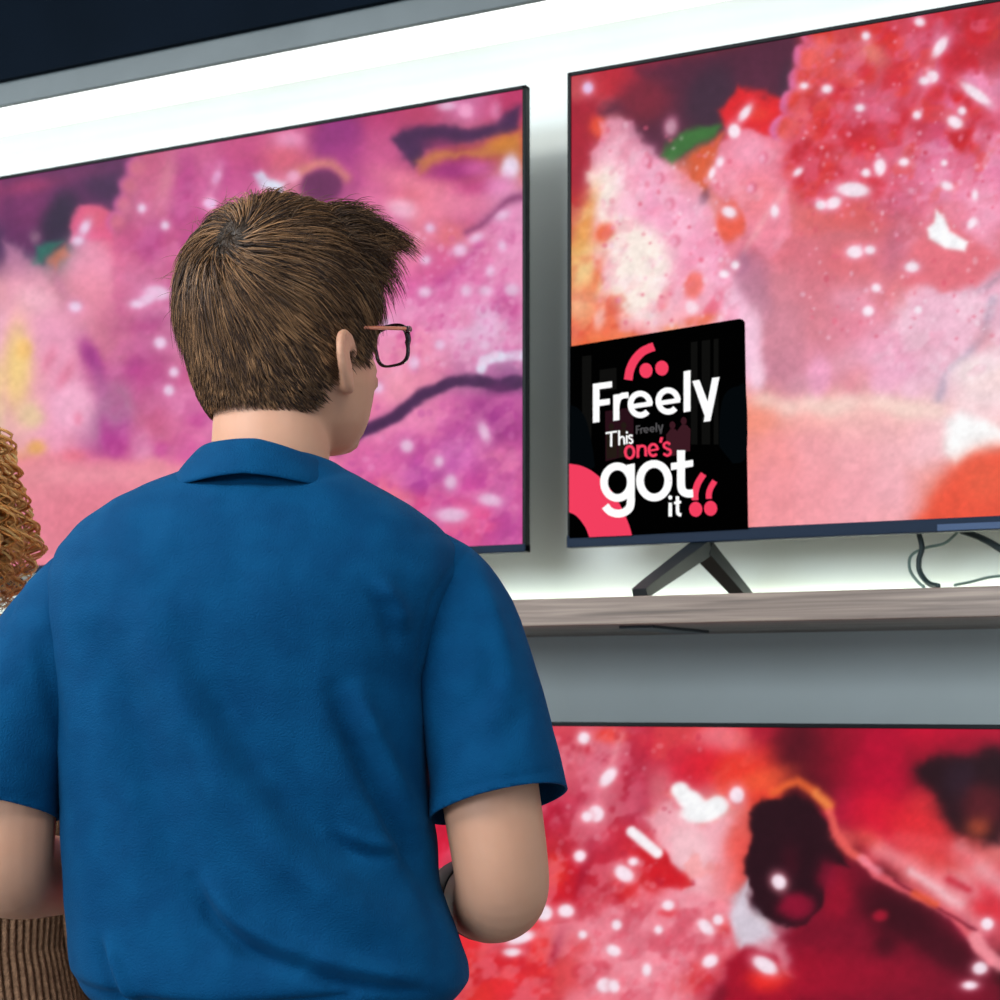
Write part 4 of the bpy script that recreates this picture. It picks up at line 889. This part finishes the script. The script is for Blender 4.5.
# eyes
for sx in (-1, 1):
    bm = bmesh.new(); ellipsoid(bm, H(sx*.030, .0715, .019), (.0115, .0115, .0115), None, 20)
    e = obj('eye', bm, mat('eye_white', L(235, 232, 228), .2), man, True)
    bm = bmesh.new(); ellipsoid(bm, H(sx*.030, .0785, .019), (.0055, .0045, .0055), None, 14); obj('iris', bm, mat('brown_iris', L(60, 40, 25), .2), e, True)

# ------------------------------------------------------------ hair of the man
HR = Vector((.0745, .090, .1025)); HO = Vector((0, -.002, .042))
def hp(n, off):
    h = math.hypot(n.x, n.y); k = 1.0
    if n.z < 0 and h > 1e-6: k = max(0, 1-abs(n.z)**3.4)**(1/3.4)/h
    return HO+Vector((n.x*k*(HR.x+off), n.y*k*(HR.y+off), n.z*(HR.z+off)))
def hairline(p):
    """p in head coordinates: True where hair grows"""
    x, y, z = p; ax = abs(x)
    if y > .062: return z > .088-.25*max(0, ax-.03)
    if y > .035: return z > .055-.9*(.062-y)*.9 or (ax > .06 and y < .050 and z > .012)
    if y > .004: return z > .034 or (y > .012 and z > -.002 and y < .034)
    if y > -.03: return z > .024-(.004-y)*1.95
    return z > -.042+.24*(-.03-y)
# whorl seen up on the back left of the crown
whorl_w = Vector((mx(236)-HC.x, -.085, mz(240)-HC.z)); wl = (HM.inverted() @ whorl_w)-HO
W = Vector((wl.x/HR.x, wl.y/HR.y, wl.z/HR.z)).normalized()
T1 = W.cross(Vector((0, 0, 1))).normalized(); T2 = W.cross(T1)
rg = random.Random(12)
V = []; Fc = []; Cc = []
PAL = [(84, 61, 42), (66, 47, 35), (104, 76, 52), (55, 40, 32), (124, 91, 62), (150, 111, 76), (46, 34, 28)]
def strand(pts, r0, col):
    base = len(V); n = len(pts)
    for i, p in enumerate(pts):
        t = (pts[min(i+1, n-1)]-pts[max(i-1, 0)]).normalized()
        up = t.cross(Vector((.3, .5, .8))).normalized(); s = t.cross(up)
        rr = r0*(1-(i/(n-1))**2*.85)*(1 if i else .7)
        for k in range(3):
            a = 2*math.pi*k/3; V.append(p+(up*math.cos(a)+s*math.sin(a))*rr); Cc.append(col)
    for i in range(n-1):
        for k in range(3):
            a = base+i*3+k; b = base+i*3+(k+1) % 3; Fc.append((a, b, b+3, a+3))
def dirn(al, ph): return (W*math.cos(ph)+(T1*math.cos(al)+T2*math.sin(al))*math.sin(ph))
def nz(a, b, s): return math.sin(a*s*1.7+b*3.1*s+1.3)*math.sin(a*2.3*s-b*1.1*s+.7)
count = 0
while count < 26000:
    n = Vector((rg.gauss(0, 1), rg.gauss(0, 1), rg.gauss(0, 1))).normalized()
    p0 = hp(n, 0)
    if not hairline(p0): continue
    count += 1
    ph = math.acos(max(-1, min(1, n.dot(W)))); al = math.atan2(n.dot(T2), n.dot(T1))
    cl_id = (round(al*9+nz(al, ph, 2)*2), round(ph*6+nz(ph, al, 3)*1.5)); q = random.Random(hash(cl_id) & 0xffff)
    cj = (q.uniform(-.14, .14), q.uniform(.8, 1.2), q.random(), q.uniform(-1, 1))
    top = max(0, min(1, (p0.z-.055)/.06)); front = max(0, min(1, (p0.y+.01)/.09))
    ln = .009+.032*max(0, min(1, (p0.z+.02)/.09))+.020*top
    if p0.y > .045: ln = .015+.012*top
    if p0.z < .04 and p0.y > .0: ln = .012
    ln *= rg.uniform(.75, 1.15)
    sw = .22*math.exp(-ph*1.5)
    lift = .0035+.007*top+.003*max(0, min(1, p0.z/.08))+.018*top*front
    if p0.z < .0: lift = .002+.0015*max(0, min(1, (p0.z+.04)/.04))
    lift *= cj[1]*rg.uniform(.7, 1.25)
    pts = []; a_, f_ = al+rg.gauss(0, .03), ph; N = 7
    Rm = .095
    for i in range(N):
        t = i/(N-1)
        nn = dirn(a_, f_)
        off = lift*(math.sin(min(t*1.9, 1.57))*(1 if front*top < .25 else 1+.6*t))+.0015
        v = hp(nn, off)
        if front > .55 and top > .5:      # the fringe rises and curls over the forehead
            v = v+Vector((0, .014*t, .016*t))*front
        pts.append(HC+HM @ v)
        step = ln/(N-1)/Rm
        f_ += step; a_ += (cj[0]+sw*2.0+.1*math.sin(t*3+cj[3]*3)*.3)*step/max(.25, math.sin(f_))*1.6
    c = Vector(PAL[int((cj[2]*.7+rg.random()*.3)*len(PAL)) % len(PAL)])*rg.uniform(.88, 1.12)
    strand(pts, rg.uniform(.0004, .00066), (c.x, c.y, c.z))
# fringe tuft that stands out over the forehead, and loose flyaways
for k in range(3600):
    u_ = rg.uniform(-1, 1); bk = rg.random()
    base = Vector((u_*.050+.004, .090-.050*bk-.014*u_*u_, .106+.034*bk-.010*u_*u_+rg.uniform(-.004, .004)))
    ln = rg.uniform(.046, .090)*(1-.25*abs(u_-.2))*(1-.2*bk); clump = math.floor(u_*6+bk*2); q = random.Random(clump+77); side = q.uniform(-.05, .35)+rg.gauss(0, .12)
    pts = []; p = base.copy(); d = Vector((side*.4+.12, .62+.2*bk, .55+rg.gauss(0, .12))).normalized()
    for i in range(8):
        pts.append(HC+HM @ p); p = p+d*ln/7
        d = (d+Vector((side*.14, .12, -.20 if i < 4 else -.36))).normalized()
    c = Vector(PAL[(clump+rg.randint(0, 3)) % len(PAL)])*rg.uniform(.9, 1.2); strand(pts, rg.uniform(.0004, .00062), (c.x, c.y, c.z))
for k in range(500):      # short hair filling the whorl
    an = rg.uniform(0, 6.283); f0 = rg.uniform(0, .16); pts = []
    for i in range(6): pts.append(HC+HM @ hp(dirn(an+i*.12, f0+i*.035), .003+.0035*math.sin(i*.6)))
    c = Vector((46, 35, 26))*rg.uniform(.8, 1.3); strand(pts, .0006, (c.x, c.y, c.z))
for k in range(320):
    n = Vector((rg.gauss(0, 1), rg.gauss(0, 1), abs(rg.gauss(0, 1))+.2)).normalized(); p = hp(n, .006)
    if not hairline(p) or p.z < .05: continue
    d = (n+Vector((rg.gauss(0, .6), rg.gauss(0, .6), rg.gauss(0, .4)))+Vector((0, .7, 0))).normalized(); pts = []
    for i in range(6): pts.append(HC+HM @ p); p = p+d*.0065; d = (d+Vector((rg.gauss(0, .15), rg.gauss(0, .15)+.1, -.22))).normalized()
    strand(pts, .00028, (96, 74, 52))
def raw_mesh(name, V, F, C=None):
    me = bpy.data.meshes.new(name); me.from_pydata([tuple(v) for v in V], [], F)
    if C is not None:
        at = me.color_attributes.new('tone', 'FLOAT_COLOR', 'POINT'); c = lin(np.clip(np.array(C), 0, 255)); at.data.foreach_set('color', np.concatenate([c, np.ones((len(c), 1))], 1).astype(np.float32).ravel())
    return me
def hair_mat(name, rough=.42):
    m = mat(name, L(70, 52, 38), rough, spec=.22); nt = m.node_tree; a = nt.nodes.new('ShaderNodeVertexColor'); a.layer_name = 'tone'
    nt.links.new(a.outputs[0], nt.nodes['Principled BSDF'].inputs['Base Color']); return m
hair = obj('hair', raw_mesh('hair', V, Fc, Cc), hair_mat('brown_hair'), man, True)
# close-cropped under layer following the scalp
bm = bmesh.new(); bmesh.ops.create_icosphere(bm, subdivisions=6, radius=1)
for v in bm.verts: v.co = hp(v.co.normalized(), .0016)
dl = [v for v in bm.verts if not hairline(v.co-Vector((0, 0, .006)))]
bmesh.ops.delete(bm, geom=dl, context='VERTS')
for v in bm.verts: v.co = HC+HM @ v.co
obj('hair_underlayer', bm, noisy('dark_brown_underlayer', L(30, 23, 18), L(46, 35, 27), 300, .9, .5, 900, spec=0), hair, True)
# eyebrows
V, Fc, Cc = [], [], []
for sx in (-1, 1):
    V, Fc, Cc = [], [], []
    for k in range(160):
        f = rg.random(); p = Vector((sx*(.014+.036*f), .0945-.022*f*f, .044+.006*math.sin(f*2.6)+rg.uniform(-.002, .002)))
        strand([HC+HM @ p, HC+HM @ (p+Vector((sx*.004, -.0005, .001))), HC+HM @ (p+Vector((sx*.008, -.003, .0)))], .0004, (60, 45, 33))
    obj('eyebrow', raw_mesh('eyebrow', V, Fc, Cc), hair_mat('eyebrow_hair'), man)

# ------------------------------------------------------------ glasses
M_gl = mat('dark_frame', L(28, 16, 26), .2, spec=.6); M_tmp = mat('amber_temple', L(205, 120, 92), .25); M_lens = mat('clear_lens', (1, 1, 1, 1), .02)
M_lens.node_tree.nodes['Principled BSDF'].inputs['Transmission Weight'].default_value = 1; M_lens.node_tree.nodes['Principled BSDF'].inputs['IOR'].default_value = 1.03
gl = obj('glasses_bridge', (lambda b: (tube(b, [H(-.011, .112, .020), H(-.005, .1145, .024), H(.005, .1145, .024), H(.011, .112, .020)], .0016, 10), b)[1])(bmesh.new()), M_gl, man, True)
gl.name = 'glasses'
for sx in (-1, 1):
    pts = []
    for k in range(40):
        a = 2*math.pi*k/40; ca, sa = math.cos(a), math.sin(a); q = (abs(ca)**3.2+abs(sa)**3.2)**(-1/3.2)
        x = sx*(.0385+.0270*q*ca*sx*(1 if sa > 0 else .93)); z = .0145+.0185*q*sa
        pts.append(H(x, .110-.20*max(0, abs(x)-.012)*.9, z))
    bm = bmesh.new(); rings = []
    for i, p in enumerate(pts):
        t = (pts[(i+1) % 40]-pts[i-1]).normalized(); nn = (HM @ Vector((0, 1, 0))); s = t.cross(nn).normalized()
        hw = .0012 if i > 20 else .0022
        rings.append([p+s*hw+nn*.0016, p-s*hw+nn*.0016, p-s*hw-nn*.0016, p+s*hw-nn*.0016])
    vr = [[bm.verts.new(c) for c in r] for r in rings]
    for i in range(40):
        for j in range(4): bm.faces.new((vr[i][j], vr[i][(j+1) % 4], vr[(i+1) % 40][(j+1) % 4], vr[(i+1) % 40][j]))
    bmesh.ops.recalc_face_normals(bm, faces=bm.faces); obj('rim', bm, M_gl, gl, True)
    bm = bmesh.new(); nn = HM @ Vector((0, 1, 0)); bridge(bm, [[p+nn*.0006 for p in pts], [p-nn*.0006 for p in pts]]); bmesh.ops.recalc_face_normals(bm, faces=bm.faces); obj('lens', bm, M_lens, gl)
    bm = bmesh.new(); tube(bm, [H(sx*.0645, .1005, .0265), H(sx*.069, .0985, .0268), H(sx*.0725, .091, .0268)], [.0032, .0034, .0026], 10); h_ = obj('hinge', bm, M_gl, gl, True)
    bm = bmesh.new(); tube(bm, smooth_path([H(sx*.0725, .093, .0268), H(sx*.0752, .05, .0272), H(sx*.0745, .012, .0275), H(sx*.074, -.004, .024), H(sx*.073, -.018, .010)], 4), .0018, 8); tm = obj('temple', bm, M_tmp, gl, True)

# ------------------------------------------------------------ the curly haired woman at the left edge
WZ = 2.10
SW = FPX/WZ
wom = empty('person', root_at(-75, WZ), YAW, 'person with long golden curls and brown ribbed knit at the far left edge', 'person')
wz = lambda py: CAM.z+(700-py)/SW
bm = bmesh.new(); WH = Matrix.Rotation(math.radians(10), 3, 'Z'); WC = Vector((0, .02, 1.56))
head_parts(bm, None, WH, WC, .93)
WT = [(1.45, .05, .05), (1.41, .09, .065), (1.37, .155, .085), (1.32, .175, .10), (1.22, .165, .115), (1.10, .14, .10), (1.0, .15, .105), (.90, .175, .12), (.82, .17, .115)]
bridge(bm, [sring((0, 0, z), a, b, b, 40, 2.2) for z, a, b in WT])
tpath(bm, [Vector((0, -.01, 1.40)), Vector((0, 0, 1.47)), Vector((0, .01, 1.52))], [.055, .046, .046], 3, 20)
for sx in (-1, 1):
    tpath(bm, [Vector((sx*.155, 0, 1.34)), Vector((sx*.19, 0, 1.2)), Vector((sx*.205, 0, 1.06)), Vector((sx*.20, .06, .95)), Vector((sx*.19, .10, .84))], [.045, .04, .036, .032, .024])
    hand(bm, Vector((sx*.19, .10, .84)), Vector((0, .15, -1)), Vector((-sx, 0, 0)), Vector((0, 1, .1)), .88)
    tpath(bm, [Vector((sx*.085, 0, .86)), Vector((sx*.09, 0, .5)), Vector((sx*.09, -.01, .28)), Vector((sx*.09, -.01, .08))], [.085, .05, .05, .034], 4)
    tpath(bm, [Vector((sx*.09, -.03, .05)), Vector((sx*.09, .05, .045)), Vector((sx*.092, .12, .035))], [.03, .032, .025])
obj('body', remesh(bm, .0055, 4), M_skin2, wom, True)
# ribbed knit: every rib is real relief
def knit(rings_spec, nrib, amp, n=None):
    b = bmesh.new(); n = nrib*6; rings = []
    sp = smooth_path([Vector(r[0]) for r in rings_spec], 5); ax = lerp_list([r[1] for r in rings_spec], 5); ay = lerp_list([r[2] for r in rings_spec], 5)
    for i, c in enumerate(sp):
        r = []
        for k in range(n):
            a = 2*math.pi*k/n; m_ = amp*(abs(math.sin(a*nrib/2)))**.7+.0006*math.sin(i*2.2+k)
            r.append(Vector((c.x+(ax[i]+m_)*math.cos(a), c.y+(ay[i]+m_)*math.sin(a), c.z)))
        rings.append(r)
    bridge(b, rings, cap=False); return b
M_knit = noisy('brown_knit', L(110, 82, 62), L(134, 102, 78), 160, .9, .8, 420, spec=.1, dist=.003)
kn = obj('knit_cardigan', knit([((0, 0, 1.43), .075, .065), ((0, 0, 1.40), .12, .085), ((0, 0, 1.36), .178, .105), ((0, 0, 1.30), .19, .125), ((0, 0, 1.18), .182, .135), ((0, 0, 1.05), .175, .130), ((0, 0, .92), .20, .14), ((0, 0, .80), .205, .145)], 110, .005), M_knit, wom, True)
for sx in (-1, 1):
    obj('sleeve', knit([((sx*.135, 0, 1.40), .006, .006), ((sx*.150, 0, 1.385), .036, .045), ((sx*.18, 0, 1.28), .056, .056), ((sx*.197, 0, 1.16), .05, .05), ((sx*.207, 0, 1.05), .048, .048), ((sx*.202, .06, .95), .045, .045), ((sx*.19, .095, .86), .04, .04)], 32, .004), M_knit, kn, True)
bm = bmesh.new(); bridge(bm, [sring((0, 0, z), a, b, b, 40, 2.2) for z, a, b in [(.88, .178, .125), (.80, .182, .13), (.74, .17, .12)]])
for sx in (-1, 1): tpath(bm, [Vector((sx*.085, 0, .80)), Vector((sx*.09, 0, .5)), Vector((sx*.09, -.01, .28)), Vector((sx*.09, -.01, .08))], [.092, .068, .064, .06], 4)
obj('trousers', remesh(bm, .008, 4), noisy('black_trousers', L(20, 20, 22), L(26, 26, 30), 60, .8), wom, True)
for sx in (-1, 1):
    bm = bmesh.new(); tpath(bm, [Vector((sx*.09, -.06, .04)), Vector((sx*.09, 0, .05)), Vector((sx*.09, .08, .04)), Vector((sx*.092, .15, .03))], [.035, .04, .04, .028])
    for v in bm.verts: v.co.z = max(v.co.z, 0)
    obj('shoe', bm, M_back, wom, True)
for sx in (-1, 1):
    bm = bmesh.new(); ellipsoid(bm, WC+WH @ (Vector((sx*.030, .0745, .019))*.93), (.0107, .0107, .0107), None, 16); e = obj('eye', bm, mat('eye_white', L(235, 232, 228), .2), wom, True)
    bm = bmesh.new(); ellipsoid(bm, WC+WH @ (Vector((sx*.030, .0820, .019))*.93), (.005, .004, .005), None, 12); obj('iris', bm, mat('blue_iris', L(70, 90, 100), .2), e, True)
V, Fc, Cc = [], [], []
CP = [(240, 188, 116), (214, 152, 84), (250, 206, 140), (176, 114, 60), (244, 196, 124), (226, 166, 96)]
def env(z):
    zs = [1.40, 1.43, 1.47, 1.51, 1.54, 1.58, 1.645, 1.70, 1.73]; rs = [.085, .100, .114, .134, .122, .108, .094, .076, .03]
    return float(np.interp(z, zs, rs))
for k in range(400):
    a = rg.uniform(0, 2*math.pi); fr = math.sin(a)
    if fr > .45 and rg.random() < .95: a = -a
    z1 = rg.uniform(1.60, 1.725); z0 = rg.uniform(1.39, 1.49); crown = z1 > 1.66; shell = rg.uniform(.62, 1.03)
    n = int((z1-z0)/.0026); hr = rg.uniform(.006, .011); pitch = rg.uniform(.020, .032); ph0 = rg.uniform(0, 6.28); pts = []
    wob = rg.uniform(-.3, .3)
    for i in range(n):
        f = i/n; z = z1+(z0-z1)*f; aa = a+wob*f; rr = env(z)*shell*(1 if f > .2 else ((.15+.85*(f/.2)**.6) if crown else .8+.2*f/.2)); z = z if (f > .2 or not crown) else z+.012*(1-f/.2)
        q = 2*math.pi*(z1-z)/pitch+ph0; er = Vector((math.cos(aa), math.sin(aa), 0)); et = Vector((-math.sin(aa), math.cos(aa), 0)); hh = hr*min(1, f*6)
        v = Vector((0, -.004, z))+er*(rr+hh*math.cos(q)-.006)+et*hh*math.sin(q); v.y *= 1.25; pts.append(v)
    c = Vector(rg.choice(CP))*rg.uniform(.85, 1.15)
    for s in range(2):
        strand([p+Vector((rg.gauss(0, .0006), s*.0014, s*.0012)) for p in pts], rg.uniform(.0012, .002), (c.x, c.y, c.z))
wh = obj('curly_hair', raw_mesh('curly_hair', V, Fc, Cc), hair_mat('golden_curls', .4), wom, True)
bm = bmesh.new(); bmesh.ops.create_icosphere(bm, subdivisions=4, radius=1)
for v in bm.verts: v.co = Vector((v.co.x*.085, -.012+v.co.y*.105, 1.60+v.co.z*.105))
bmesh.ops.delete(bm, geom=[v for v in bm.verts if v.co.y > .045 and v.co.z < 1.645], context='VERTS')
obj('hair_underlayer', bm, noisy('golden_underlayer', L(170, 112, 62), L(196, 138, 80), 120, .7, .6, 300), wh, True)
